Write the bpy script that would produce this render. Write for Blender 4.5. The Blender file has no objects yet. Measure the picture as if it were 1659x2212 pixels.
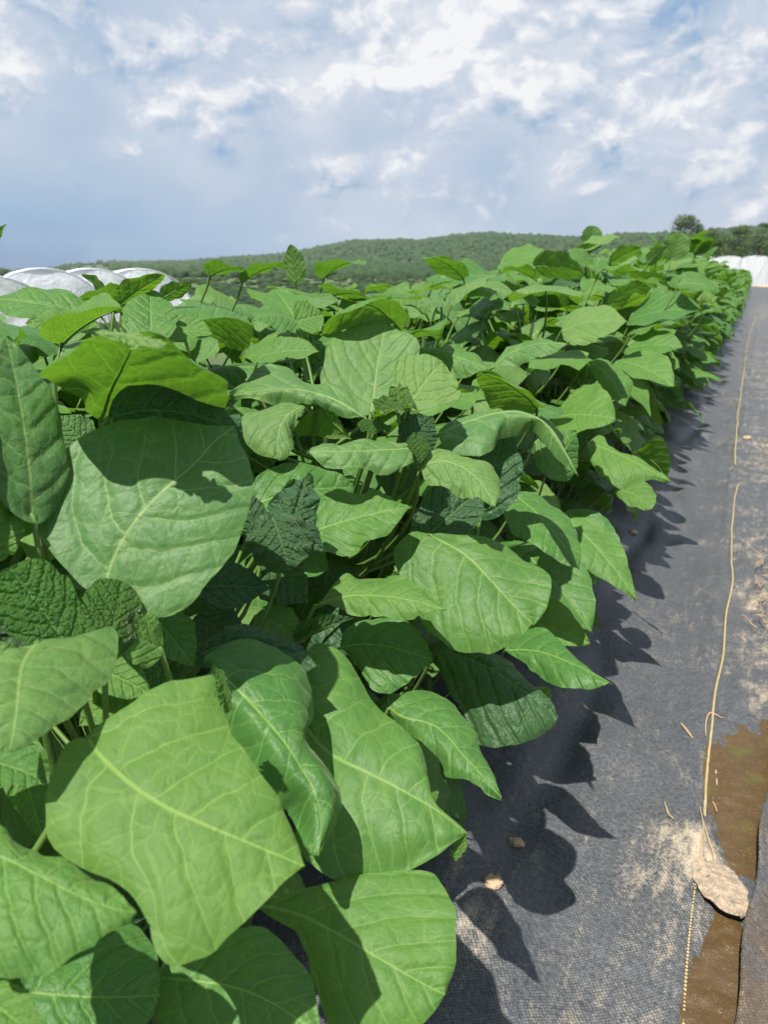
import bpy, math, random
import numpy as np
from mathutils import Vector

R = math.radians
sc = bpy.context.scene
COL = sc.collection

# ------------------------------------------------------------------ camera, light, sky
CAM_H, F_PX, PITCH, YAW = 0.97, 745.0, R(17.8), R(26.0)
cd = bpy.data.cameras.new('camera'); cam = bpy.data.objects.new('camera', cd); COL.objects.link(cam)
cam.location = (0, 0, CAM_H); cam.rotation_euler = (R(90) - PITCH, 0, YAW)
cd.sensor_fit = 'VERTICAL'; cd.sensor_height = 36; cd.sensor_width = 36; cd.lens = 36 * F_PX / 1024
cd.clip_start = 0.02; cd.clip_end = 6000
cd.dof.use_dof = True; cd.dof.focus_distance = 0.86; cd.dof.aperture_fstop = cd.lens / 2.6
sc.camera = cam

EXPO, SKY_S = 0.92, 0.1
SUN_EL, SUN_DIR = R(65), (-0.03, -0.55)
sc.view_settings.view_transform = 'Standard'; sc.view_settings.look = 'None'
sc.view_settings.exposure = EXPO; sc.view_settings.gamma = 1
_l = math.hypot(*SUN_DIR); sx, sy = SUN_DIR[0] / _l, SUN_DIR[1] / _l
to_sun = Vector((sx * math.cos(SUN_EL), sy * math.cos(SUN_EL), math.sin(SUN_EL)))
sd = bpy.data.lights.new('sun', 'SUN'); sun = bpy.data.objects.new('sun', sd); COL.objects.link(sun)
sd.energy = 4.6; sd.angle = R(0.53); sd.color = (1, 0.95, 0.86)
sun.rotation_euler = to_sun.to_track_quat('Z', 'Y').to_euler()


def ray(x, y):
    """unit direction through a point of the 1659 x 2212 view of the photograph"""
    px = x * 767 / 1659 - 383.5; py = 512 - y * 1024 / 2212
    fw = F_PX * math.cos(PITCH) + py * math.sin(PITCH)
    up = py * math.cos(PITCH) - F_PX * math.sin(PITCH)
    v = np.array([-math.sin(YAW) * fw + math.cos(YAW) * px, math.cos(YAW) * fw + math.sin(YAW) * px, up])
    return v / np.linalg.norm(v)


CAMP = np.array([0, 0, CAM_H])
def at(x, y, d): return CAMP + ray(x, y) * d
def ground(x, y, z=0.0):
    v = ray(x, y); return CAMP + v * ((z - CAM_H) / v[2])
def project(P):
    P = np.atleast_2d(P) - CAMP
    F = np.array([-math.sin(YAW) * math.cos(PITCH), math.cos(YAW) * math.cos(PITCH), -math.sin(PITCH)])
    Rt = np.array([math.cos(YAW), math.sin(YAW), 0]); U = np.cross(Rt, F)
    z = P @ F; zz = np.where(z > 1e-3, z, 1e-3)
    return np.stack([(P @ Rt / zz * F_PX + 383.5) * 1659 / 767, (512 - P @ U / zz * F_PX) * 2212 / 1024], -1), z


def srgb(r, g, b):
    f = lambda c: (c / 255 / 12.92) if c / 255 <= 0.04045 else ((c / 255 + 0.055) / 1.055) ** 2.4
    return (f(r), f(g), f(b))


class NT:
    def __init__(s, tree): s.t = tree; s.t.nodes.clear()
    def n(s, typ, **kw):
        nd = s.t.nodes.new(typ)
        for k, v in kw.items(): setattr(nd, k, v)
        return nd
    def put(s, sock, v):
        if v is None: return
        if isinstance(v, bpy.types.NodeSocket): s.t.links.new(v, sock)
        else:
            if hasattr(sock, 'default_value') and hasattr(sock.default_value, '__len__'):
                v = tuple(v) if hasattr(v, '__len__') else (v,) * len(sock.default_value)
                if len(sock.default_value) == 4 and len(v) == 3: v = v + (1,)
            sock.default_value = v
    def m(s, op, a, b=None, c=None, clamp=False):
        nd = s.n('ShaderNodeMath', operation=op, use_clamp=clamp)
        for i, v in enumerate((a, b, c)): s.put(nd.inputs[i], v)
        return nd.outputs[0]
    def v(s, op, a, b=None, out=0):
        nd = s.n('ShaderNodeVectorMath', operation=op); s.put(nd.inputs[0], a)
        if b is not None: s.put(nd.inputs[3 if op == 'SCALE' else 1], b)
        return nd.outputs[out]
    def mix(s, f, a, b, blend='MIX'):
        nd = s.n('ShaderNodeMix', data_type='RGBA', blend_type=blend)
        s.put(nd.inputs[0], f); s.put(nd.inputs[6], a); s.put(nd.inputs[7], b); return nd.outputs[2]
    def step(s, x, lo, hi, a=0.0, b=1.0):
        nd = s.n('ShaderNodeMapRange', interpolation_type='SMOOTHSTEP')
        for i, v in enumerate((x, lo, hi, a, b)): s.put(nd.inputs[i], v)
        return nd.outputs[0]
    def noise(s, vec, scale, detail=2, rough=0.5, dist=0.0, typ='FBM', lac=2.0):
        nd = s.n('ShaderNodeTexNoise'); nd.noise_type = typ
        s.put(nd.inputs['Vector'], vec)
        for k, v in (('Scale', scale), ('Detail', detail), ('Roughness', rough), ('Distortion', dist), ('Lacunarity', lac)): s.put(nd.inputs[k], v)
        return nd.outputs[0]
    def voro(s, vec, scale, feature='F1', rnd=1.0):
        nd = s.n('ShaderNodeTexVoronoi', feature=feature)
        s.put(nd.inputs['Vector'], vec); s.put(nd.inputs['Scale'], scale); s.put(nd.inputs['Randomness'], rnd)
        return nd
    def xyz(s, vec):
        nd = s.n('ShaderNodeSeparateXYZ'); s.put(nd.inputs[0], vec); return nd.outputs
    def comb(s, x, y, z=0.0):
        nd = s.n('ShaderNodeCombineXYZ')
        for i, v in enumerate((x, y, z)): s.put(nd.inputs[i], v)
        return nd.outputs[0]
    def ramp(s, f, stops, interp='LINEAR'):
        nd = s.n('ShaderNodeValToRGB'); s.put(nd.inputs[0], f); cr = nd.color_ramp; cr.interpolation = interp
        while len(cr.elements) < len(stops): cr.elements.new(0.5)
        for e, (p, c) in zip(cr.elements, stops): e.position = p; e.color = (*c, 1)
        return nd.outputs[0]
    def bump(s, h, strength, dist, normal=None):
        nd = s.n('ShaderNodeBump'); s.put(nd.inputs['Height'], h); s.put(nd.inputs['Strength'], strength)
        s.put(nd.inputs['Distance'], dist); s.put(nd.inputs['Normal'], normal); return nd.outputs[0]
    def principled(s, **kw):
        nd = s.n('ShaderNodeBsdfPrincipled')
        for k, v in kw.items(): s.put(nd.inputs[k.replace('_', ' ')], v)
        return nd.outputs[0]
    def out(s, sh, typ='ShaderNodeOutputMaterial'):
        o = s.n(typ); s.t.links.new(sh, o.inputs['Surface'])


def material(name):
    m = bpy.data.materials.new(name); m.use_nodes = True
    return m, NT(m.node_tree)


# sky: Nishita blue with procedural cumulus mixed in by direction
w = bpy.data.worlds.new('World'); sc.world = w; w.use_nodes = True
N = NT(w.node_tree)
sky = N.n('ShaderNodeTexSky', sky_type='NISHITA', sun_disc=False, sun_elevation=SUN_EL,
          sun_rotation=math.atan2(to_sun.x, to_sun.y), altitude=200, dust_density=1.5)
D = N.n('ShaderNodeTexCoord').outputs['Generated']
dx, dy, dz = N.xyz(D)
P = N.v('MULTIPLY', D, (1.0, 1.0, 1.5))
warp = N.n('ShaderNodeTexNoise'); N.put(warp.inputs['Vector'], P); N.put(warp.inputs['Scale'], 7.0); N.put(warp.inputs['Detail'], 4)
P2 = N.v('ADD', P, N.v('SCALE', N.v('SUBTRACT', warp.outputs[1], (0.5, 0.5, 0.5)), 0.10))
big = N.noise(P2, 7.0, 6, 0.48)
puff = N.noise(P2, 15.0, 9, 0.54)
off = N.v('ADD', P2, (-0.006, -0.004, 0.022))
puff2 = N.noise(off, 15.0, 5, 0.48)
# how bright the cloud cover is by direction (0 blue ... 1 white), a smooth field fitted to a coarse table
TX = [-120, 0, 200, 400, 600, 800, 1000, 1200, 1400, 1600, 1780]; TY = [-90, 40, 120, 200, 280, 360, 440, 520, 585]
TV = [[.55, .55, .55, .58, .62, .70, .75, .75, .62, .52, .52],
      [.58, .56, .50, .57, .62, .72, .84, .82, .64, .50, .50],
      [.66, .62, .52, .58, .56, .74, .88, .86, .72, .74, .70],
      [.64, .64, .62, .68, .62, .58, .74, .72, .70, .60, .55],
      [.50, .50, .46, .62, .66, .52, .60, .50, .58, .50, .46],
      [.42, .42, .46, .54, .58, .64, .70, .82, .86, .60, .55],
      [.30, .32, .36, .42, .44, .56, .34, .22, .30, .60, .60],
      [.16, .16, .26, .30, .42, .56, .64, .50, .44, .50, .50],
      [.04, .05, .12, .24, .36, .48, .52, .48, .46, .46, .46]]
TD = np.array([ray(x, y) for y in TY for x in TX]); TVv = np.array(TV).ravel() - 0.56; SIG = R(4.6)
KM = np.exp((TD @ TD.T - 1) / SIG ** 2); TW = np.linalg.solve(KM.T @ KM + 0.02 * np.eye(len(TD)), KM.T @ TVv)
blobs = [(tuple(d), SIG, w_) for d, w_ in zip(TD, TW) if abs(w_) > 0.004]
blobs += [(tuple(ray(x, y)), R(r), w_) for x, y, r, w_ in ((785, 262, 1.8, -.06), (765, 290, 1.2, -.04), (40, 75, 1.6, .25), (1525, 240, 1.6, .25), (860, 90, 1.3, .2), (1000, 40, 1.6, .18), (700, 165, 1.8, .18), (310, 165, 2.0, .12), (1600, 405, 1.4, .25), (1100, 320, 1.6, -.06), (190, 260, 2.2, -.06), (575, 340, 1.4, -.06), (1190, 345, 1.6, .15), (860, 385, 1.4, .16), (800, 170, 1.0, .2))]
acc = None
for d, sg_, wt in blobs:
    e = N.m('EXPONENT', N.m('MULTIPLY_ADD', N.v('DOT_PRODUCT', D, d, out=1), 1 / sg_ ** 2, -1 / sg_ ** 2))
    acc = N.m('MULTIPLY_ADD', e, float(wt), acc if acc else 0.0)
amp = N.step(acc, -0.35, 0.1, 0.45, 1.0)
val = N.m('ADD', N.m('MULTIPLY_ADD', N.m('MULTIPLY', N.m('SUBTRACT', big, 0.5), amp), 0.60, 0.49), acc)
heap = N.noise(P2, 11.0, 11, 0.60)
heap2 = N.noise(N.v('ADD', P2, (-0.008, -0.005, 0.028)), 11.0, 8, 0.58)
hm = N.step(N.m('ADD', N.m('SUBTRACT', heap, 0.53), N.m('MULTIPLY', acc, 0.55)), -0.075, 0.10)
lit = N.step(N.m('SUBTRACT', heap, heap2), -0.12, 0.16, -0.24, 0.36)
val = N.m('MULTIPLY_ADD', N.m('MULTIPLY', hm, N.step(acc, -0.35, 0.05, 0.35, 1.0)), lit, val)
val = N.m('MULTIPLY_ADD', N.m('MULTIPLY', N.m('SUBTRACT', puff, puff2), hm), 0.8, val)
K = 1.0 / (2 ** EXPO * SKY_S)
c = lambda r, g, b: tuple(x * K for x in srgb(r, g, b))
rampf = N.ramp(val, [(0.04, srgb(98, 142, 192)), (0.22, srgb(146, 179, 213)), (0.40, srgb(180, 198, 220)), (0.56, srgb(198, 210, 227)),
                     (0.76, srgb(221, 226, 236)), (1.0, srgb(246, 247, 249))])
cl = N.v('SCALE', rampf, K)
cover = N.step(val, -0.15, 0.2, 0.75, 1.0)
skyc = N.v('MULTIPLY', sky.outputs[0], (0.55, 0.62, 0.72))
col = N.mix(N.m('MULTIPLY', cover, N.step(dz, -0.05, 0.0)), skyc, cl)
bg = N.n('ShaderNodeBackground'); N.put(bg.inputs[0], col); bg.inputs[1].default_value = SKY_S
N.out(bg.outputs[0], 'ShaderNodeOutputWorld')
w.cycles.sampling_method = 'MANUAL'; w.cycles.sample_map_resolution = 512
sc.cycles.max_bounces = 7; sc.cycles.diffuse_bounces = 3; sc.cycles.glossy_bounces = 3; sc.cycles.transmission_bounces = 4
sc.cycles.use_denoising = True; sc.cycles.use_fast_gi = False
sc.cycles.sample_clamp_indirect = 6

# ------------------------------------------------------------------ helpers
rng = np.random.default_rng(7); random.seed(7)


def mesh(name, V, F, mats, uv=None, rnd=None, smooth=True, mi=None):
    """V (n,3), F (m,4) or (m,3) int arrays -> mesh data"""
    me = bpy.data.meshes.new(name); V = np.asarray(V, np.float32); F = np.asarray(F, np.int32)
    k = F.shape[1]; n = len(F)
    me.vertices.add(len(V)); me.vertices.foreach_set('co', V.ravel())
    me.loops.add(n * k); me.loops.foreach_set('vertex_index', F.ravel())
    me.polygons.add(n); me.polygons.foreach_set('loop_start', np.arange(0, n * k, k, dtype=np.int32))
    if mi is not None: me.polygons.foreach_set('material_index', np.asarray(mi, np.int32))
    me.polygons.foreach_set('use_smooth', np.full(n, smooth))
    if uv is not None:
        l = me.uv_layers.new(name='UVMap'); l.data.foreach_set('uv', np.asarray(uv, np.float32)[F.ravel()].ravel())
    if rnd is not None:
        a = me.attributes.new('rnd', 'FLOAT', 'POINT'); a.data.foreach_set('value', np.asarray(rnd, np.float32))
    for m in (mats if isinstance(mats, (list, tuple)) else [mats]): me.materials.append(m)
    me.update(calc_edges=True)
    return me


def link(name, me, parent=None, loc=None):
    o = bpy.data.objects.new(name, me); COL.objects.link(o)
    if parent is not None:
        o.parent = parent
    if loc is not None: o.location = loc
    return o


def tag(o, label=None, cat=None, group=None, kind=None):
    if label: o['label'] = label
    if cat: o['category'] = cat
    if group: o['group'] = group
    if kind: o['kind'] = kind
    return o


def tri(F): return F if F.shape[1] == 3 else np.concatenate([F[:, [0, 1, 2]], F[:, [0, 2, 3]]])


class Geo:
    """collects several shells into one mesh"""
    def __init__(s): s.V = []; s.F = []; s.U = []; s.r = []; s.m = []; s.n = 0
    def add(s, V, F, U=None, rnd=0.0, mi=0):
        V = np.asarray(V, float); F = np.asarray(F)
        s.V.append(V); s.F.append(F + s.n); s.U.append(U if U is not None else np.zeros((len(V), 2)))
        s.r.append(np.full(len(V), rnd)); s.m.append(np.full(len(F), mi)); s.n += len(V)
        return s
    def build(s, name, mats, smooth=True, offset=None):
        ks = {f.shape[1] for f in s.F}
        if len(ks) > 1:
            for i, f in enumerate(s.F):
                if f.shape[1] == 4: s.F[i] = tri(f); s.m[i] = np.concatenate([s.m[i], s.m[i]])
        V = np.concatenate(s.V)
        if offset is not None: V = V - np.asarray(offset)
        return mesh(name, V, np.concatenate(s.F), mats, np.concatenate(s.U), np.concatenate(s.r), smooth, np.concatenate(s.m))


def norm(v): v = np.asarray(v, float); return v / (np.linalg.norm(v) + 1e-12)


def tube(pts, rad, sides=7):
    pts = np.asarray(pts, float); n = len(pts); rad = np.broadcast_to(rad, n)
    T = np.gradient(pts, axis=0); T /= np.linalg.norm(T, axis=1)[:, None] + 1e-12
    up = np.array([0.31, 0.17, 0.93]); a = np.cross(T, up); a /= np.linalg.norm(a, axis=1)[:, None] + 1e-9; b = np.cross(T, a)
    th = np.linspace(0, 2 * np.pi, sides, endpoint=False)
    V = pts[:, None] + rad[:, None, None] * (a[:, None] * np.cos(th)[None, :, None] + b[:, None] * np.sin(th)[None, :, None])
    i, j = np.meshgrid(np.arange(n - 1), np.arange(sides), indexing='ij'); j2 = (j + 1) % sides
    F = np.stack([i * sides + j, i * sides + j2, (i + 1) * sides + j2, (i + 1) * sides + j], -1).reshape(-1, 4)
    return V.reshape(-1, 3), F


def bez(a, b, c_, d, n=9):
    t = np.linspace(0, 1, n)[:, None]
    return (1 - t) ** 3 * a + 3 * (1 - t) ** 2 * t * b + 3 * (1 - t) * t * t * c_ + t ** 3 * d


class VN:
    """tileable-free value noise on numpy arrays (2-D)"""
    def __init__(s, seed): s.g = np.random.default_rng(seed).random((257, 257))
    def __call__(s, x, y):
        xi = np.floor(x).astype(int); yi = np.floor(y).astype(int); fx = x - xi; fy = y - yi
        fx = fx * fx * (3 - 2 * fx); fy = fy * fy * (3 - 2 * fy); g = s.g
        q = lambda a, b: g[a % 257, b % 257]
        return (q(xi, yi) * (1 - fx) + q(xi + 1, yi) * fx) * (1 - fy) + (q(xi, yi + 1) * (1 - fx) + q(xi + 1, yi + 1) * fx) * fy - 0.5
vn = VN(3)


def grid_faces(nu, nv):
    i, j = np.meshgrid(np.arange(nu - 1), np.arange(nv - 1), indexing='ij')
    return np.stack([i * nv + j, (i + 1) * nv + j, (i + 1) * nv + j + 1, i * nv + j + 1], -1).reshape(-1, 4)


def leaf_shape(L, W, base, axis, nrm, res=(13, 9), arch=0.06, tipd=0.0, fold=(0.15, 0.15), curl=(0.0, 0.0), wav=0.02, wf=2.5,
               cord=0.06, twist=0.0, a=0.62, b=0.72, quilt=0.0, sinu=0.042, seed=0, seedrnd=0.5, bend=0.0, asym=(1, 1)):
    """a blade as a curved grid: u runs base to tip, v across; returns V, F, UV"""
    g = np.random.default_rng(seed); nu, nv = res
    u = np.linspace(0, 1, nu) ** 1.0; u = 0.5 - 0.5 * np.cos(np.pi * (0.02 + 0.98 * u)) * 1.0 if nu > 8 else u
    u = (u - u[0]) / (u[-1] - u[0]); v = np.linspace(-1, 1, nv)
    Uu, Vv = np.meshgrid(u, v, indexing='ij')
    b = b * 1.22 + 0.14 if b > 0.36 else b; wav = wav * 1.35; pk = a / (a + b); mx = pk ** a * (1 - pk) ** b
    wid = (np.clip(Uu, 1e-4, 1) ** a * np.clip(1 - Uu, 1e-5, 1) ** b) / mx * 0.5 * W
    ph = g.random(6) * 6.28; side = np.sign(Vv)
    edge = 1 + sinu * np.sin(Uu * 2 * np.pi * 3.2 + ph[0] + side * ph[1]) + sinu * 0.6 * np.sin(Uu * 2 * np.pi * 6.3 + ph[2] + side * ph[3]) + 0.05 * side * np.sin(Uu * 3 + ph[4])
    wid = wid * (1 + (edge - 1) * np.clip(Uu * 4, 0, 1) * np.clip((1 - Uu) * 5, 0, 1))
    wid = wid * np.where(side < 0, asym[0], asym[1]); arc = np.abs(Vv) * wid
    fl = np.where(side < 0, fold[0], fold[1]); cu = np.where(side < 0, curl[0], curl[1])
    q = arc / (W * 0.5)
    ang = fl + 0.5 * cu * q
    x = side * arc * np.cos(ang); z = arc * np.sin(ang)
    y = Uu * L - cord * L * np.clip(1 - Uu * 1.6, 0, 1) ** 2 * (np.abs(Vv) ** 1.5) * 1.0
    # midrib curve
    z = z + arch * L * 4 * Uu * (1 - Uu) + tipd * L * np.clip(Uu - 0.6, 0, 1) ** 2 * 3
    x = x + bend * L * Uu * Uu
    # blade waves and bulges
    n1 = np.sin(Uu * 2 * np.pi * wf + ph[5] + side * 1.3) * np.abs(Vv) ** 2
    n2 = vn(Uu * 3.1 + seed * 7.13, Vv * 1.7 + seed * 3.7) * 2 * np.abs(Vv)
    z = z + wav * L * (n1 * 0.8 + n2)
    xl = side * arc / L * min(1.0, 0.95 * L / W)
    if quilt:
        s = Uu - 0.78 * np.abs(xl) - 0.75 * xl ** 2 + side * 0.03 + seedrnd * 0.3
        p = np.abs((s * 5.6) % 1 - 0.5) / 5.6
        t = np.clip(p / 0.05, 0, 1); t = t * t * (3 - 2 * t); m = np.clip(np.abs(xl) / 0.07, 0, 1)
        cell = vn(xl * 13 + seed, Uu * 13)
        z = z + quilt * L * (t * m * 0.22 + cell * 0.8) * np.clip((1 - np.abs(Vv)) * 3, 0, 1)
    if twist:
        tw = twist * (Uu - 0.3); x, z = x * np.cos(tw) - z * np.sin(tw), x * np.sin(tw) + z * np.cos(tw)
    axis = norm(axis); nrm = norm(np.asarray(nrm, float) - axis * np.dot(nrm, axis)); side_v = np.cross(axis, nrm)
    V = base + x[..., None] * side_v + y[..., None] * axis + z[..., None] * nrm
    UV = np.stack([xl + 0.5, Uu], -1)
    return V.reshape(-1, 3), grid_faces(nu, nv)[:, ::-1], UV.reshape(-1, 2)


# ------------------------------------------------------------------ materials
def leaf_material(name, top, back, veinc, trans, rough, bumpd, cells, gloss=0.0):
    m, n = material(name)
    uv = n.n('ShaderNodeUVMap', uv_map='UVMap').outputs[0]
    at_ = n.n('ShaderNodeAttribute', attribute_name='rnd').outputs['Fac']
    U, Y, _ = n.xyz(uv); X = n.m('SUBTRACT', U, 0.5); ax = n.m('ABSOLUTE', X); side = n.m('SIGN', X)
    loc = n.v('ADD', uv, n.comb(n.m('MULTIPLY', at_, 37.0), n.m('MULTIPLY', at_, 91.0)))
    wob = n.m('MULTIPLY', n.m('SUBTRACT', n.noise(loc, 5, 2), 0.5), 0.10)
    s = n.m('SUBTRACT', n.m('SUBTRACT', Y, n.m('MULTIPLY', ax, 0.78)), n.m('MULTIPLY', n.m('MULTIPLY', ax, ax), 0.75))
    s = n.m('ADD', n.m('ADD', s, wob), n.m('MULTIPLY_ADD', side, 0.03, n.m('MULTIPLY', at_, 0.3)))
    p = n.m('FRACT', n.m('MULTIPLY', s, 5.6)); dv = n.m('DIVIDE', n.m('ABSOLUTE', n.m('SUBTRACT', p, 0.5)), 5.6)
    wv = n.m('MAXIMUM', n.m('MULTIPLY_ADD', ax, -0.009, 0.0058), 0.0020)
    sec = n.step(dv, n.m('MULTIPLY', wv, 0.3), wv, 1.0, 0.0)
    wm = n.m('MULTIPLY_ADD', Y, -0.0095, 0.0125)
    mid = n.step(ax, n.m('MULTIPLY', wm, 0.4), wm, 1.0, 0.0)
    loc2 = n.v('ADD', loc, n.v('SCALE', n.comb(n.noise(loc, 12, 2), n.noise(n.v('ADD', loc, (3, 5, 0)), 12, 2)), 0.05))
    dte = n.voro(loc2, cells, 'DISTANCE_TO_EDGE').outputs['Distance']
    dte2 = n.voro(loc2, cells * 3.1, 'DISTANCE_TO_EDGE').outputs['Distance']
    ter = n.step(dte, 0.006, 0.04, 1.0, 0.0)
    vein = n.m('MAXIMUM', n.m('MAXIMUM', mid, n.m('MULTIPLY', sec, 0.72)), n.m('MULTIPLY', ter, 0.30))
    vein = n.m('MAXIMUM', vein, n.m('MULTIPLY', n.step(dte2, 0.01, 0.07, 1.0, 0.0), 0.10))
    mott = n.noise(loc, 4.5, 5, 0.6)
    hue = n.m('ADD', n.m('MULTIPLY', at_, 0.55), n.m('MULTIPLY', n.m('SUBTRACT', mott, 0.5), 0.9))
    topc = n.mix(n.step(hue, -0.1, 0.75), tuple(x * f for x, f in zip(top, (0.78, 0.88, 0.95))), tuple(x * f for x, f in zip(top, (1.38, 1.13, 0.95))))
    spot = n.step(n.noise(loc, 95, 2, 0.6), 0.70, 0.75)
    topc = n.mix(n.m('MULTIPLY', spot, 0.40), topc, (0.28, 0.38, 0.18))
    vs = n.voro(loc, 5.0); brown = n.m('MULTIPLY', n.step(n.m('ADD', vs.outputs['Distance'], n.m('MULTIPLY', n.noise(loc, 60, 2), 0.05)), 0.035, 0.075, 1.0, 0.0), n.step(n.xyz(vs.outputs['Color'])[0], 0.72, 0.75))
    topc = n.mix(n.m('MULTIPLY', brown, 0.8), topc, (0.20, 0.16, 0.06))
    yel = n.m('MULTIPLY', n.step(n.noise(n.v('ADD', loc, (9, 2, 0)), 2.6, 4, 0.6), 0.56, 0.72), 0.30)
    topc = n.mix(yel, topc, tuple(x * f for x, f in zip(top, (1.75, 1.30, 0.70))))
    geo = n.n('ShaderNodeNewGeometry'); bf = geo.outputs['Backfacing']
    topv = n.mix(n.m('MULTIPLY', vein, 0.80), topc, veinc)
    backv = n.mix(n.m('MULTIPLY', vein, 0.85), back, tuple(x * 1.5 for x in veinc))
    colr = n.mix(bf, topv, backv)
    h1 = n.m('MULTIPLY', n.step(dv, 0.0, 0.045), n.step(ax, 0.0, 0.05))
    h2 = n.step(dte, 0.0, 0.30)
    fine = n.noise(loc, 90, 3, 0.6)
    h = n.m('ADD', n.m('MULTIPLY_ADD', h1, 0.80, n.m('MULTIPLY', h2, 0.42 if not gloss else 0.6)), n.m('MULTIPLY', fine, 0.16))
    h = n.m('MULTIPLY_ADD', n.step(dte2, 0.0, 0.3), 0.13, h)
    nb = n.bump(h, 0.85, bumpd)
    rg = n.m('ADD', n.m('MULTIPLY_ADD', fine, 0.12, rough), n.m('MULTIPLY', n.m('SUBTRACT', at_, 0.5), 0.14))
    pr = n.principled(Base_Color=colr, Roughness=rg, Specular_IOR_Level=0.32 + gloss, Normal=nb, Sheen_Weight=0.0 if gloss else 0.10, Sheen_Roughness=0.4, Sheen_Tint=(0.8, 1.0, 0.6))
    tr = n.n('ShaderNodeBsdfTranslucent'); tc = n.mix(n.m('MULTIPLY', vein, 0.6), n.mix(n.step(hue, -0.1, 0.75), tuple(x * 0.8 for x in trans), tuple(x * f for x, f in zip(trans, (1.35, 1.12, 1)))), tuple(min(1, x * 1.9) for x in trans))
    n.put(tr.inputs[0], tc); n.put(tr.inputs['Normal'], nb)
    mx = n.n('ShaderNodeMixShader'); mx.inputs[0].default_value = 0.36
    n.t.links.new(pr, mx.inputs[1]); n.t.links.new(tr.outputs[0], mx.inputs[2]); n.out(mx.outputs[0])
    return m


M_LEAF = leaf_material('leaf_blade', (0.070, 0.180, 0.038), (0.070, 0.145, 0.036), (0.20, 0.33, 0.075), (0.125, 0.31, 0.018), 0.46, 0.0015, 9)
M_FRESH = leaf_material('fresh_leaf_blade', (0.070, 0.172, 0.036), (0.085, 0.165, 0.036), (0.21, 0.33, 0.07), (0.16, 0.36, 0.016), 0.48, 0.0014, 9)
M_PALE = leaf_material('pale_leaf_blade', (0.094, 0.200, 0.056), (0.085, 0.165, 0.045), (0.24, 0.35, 0.11), (0.14, 0.32, 0.022), 0.50, 0.0014, 9)
M_YOUNG = leaf_material('young_leaf_blade', (0.078, 0.190, 0.040), (0.075, 0.17, 0.035), (0.18, 0.31, 0.09), (0.17, 0.42, 0.02), 0.20, 0.009, 15, gloss=0.35)
M_DARK = leaf_material('puckered_and_shaded_blade', (0.036, 0.094, 0.038), (0.055, 0.12, 0.04), (0.10, 0.19, 0.06), (0.08, 0.22, 0.015), 0.38, 0.0034, 11)  # crumpled leaves' own dark green; also paints shade into leaves lying in shadow
LM = {'leaf': M_LEAF, 'fresh': M_FRESH, 'pale': M_PALE, 'young': M_YOUNG, 'dark': M_DARK}

M_STEM, n = material('green_stem')
oc = n.n('ShaderNodeTexCoord').outputs['Object']
nz = n.noise(oc, 40, 4, 0.6)
cst = n.mix(nz, (0.040, 0.090, 0.018), (0.085, 0.155, 0.032))
n.out(n.principled(Base_Color=cst, Roughness=0.5, Normal=n.bump(n.noise(oc, 300, 2), 0.3, 0.002), Subsurface_Weight=0.0))

M_STALK, n = material('leaf_stalk_green')
n.out(n.principled(Base_Color=n.mix(n.noise(n.n('ShaderNodeTexCoord').outputs['Object'], 30, 3), (0.065, 0.130, 0.024), (0.115, 0.195, 0.045)), Roughness=0.5, Specular_IOR_Level=0.3))

# ------------------------------------------------------------------ setting
HOLLOWS = ((0.115, 1.44, 0.074, 0.27, 0.016), (0.075, 0.95, 0.030, 0.16, 0.012))


def fabric_z(x, y):
    d = np.clip((-0.10 - x) / 0.35, 0, 1)
    z = 0.055 * d * d * (3 - 2 * d)
    z = z - 0.010 * np.exp(-((x + 0.27 + 0.03 * np.sin(y * 3.1)) / 0.035) ** 2) * (1 + 0.6 * np.sin(y * 5.3))
    fold = np.exp(-((x + 0.012 + 0.010 * np.sin(y * 1.9)) / 0.010) ** 2) * np.clip((y - 1.5) * 2, 0, 1)
    z = z + 0.008 * fold
    nz_ = vn(x * 7 + 3, y * 3.5) * 0.030 + vn(x * 16 + 9, y * 9 + x * 6) * 0.007 + vn(x * 3 + 40, y * 6.3) * 0.014
    rip = np.sin(x * 16 + y * 15 + 4 * vn(x * 4, y * 2)) * 0.0040 + np.clip(vn(x * 5 + 8, y * 2.2 + x * 9), 0, 1) ** 2 * 0.03
    z = z + (nz_ + rip) * np.clip(1 - (x - 0.02) * 6, 0.20, 1)
    for hx, hy, rx, ry, dp in HOLLOWS:
        q = ((x - hx) / rx) ** 2 + ((y - hy) / ry) ** 2; q = q * (1 + 0.9 * vn(x * 26 + 5, y * 17) + 0.7 * vn(x * 70, y * 60))
        z = z - (z + dp) * np.exp(-q * q)
    return z


def sheet(name, xs, ys, mat, zf):
    X, Y = np.meshgrid(xs, ys, indexing='ij'); Z = zf(X, Y)
    V = np.stack([X, Y, Z], -1).reshape(-1, 3)
    me = mesh(name, V, grid_faces(len(xs), len(ys)), mat, V[:, :2])
    return link(name, me)


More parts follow.
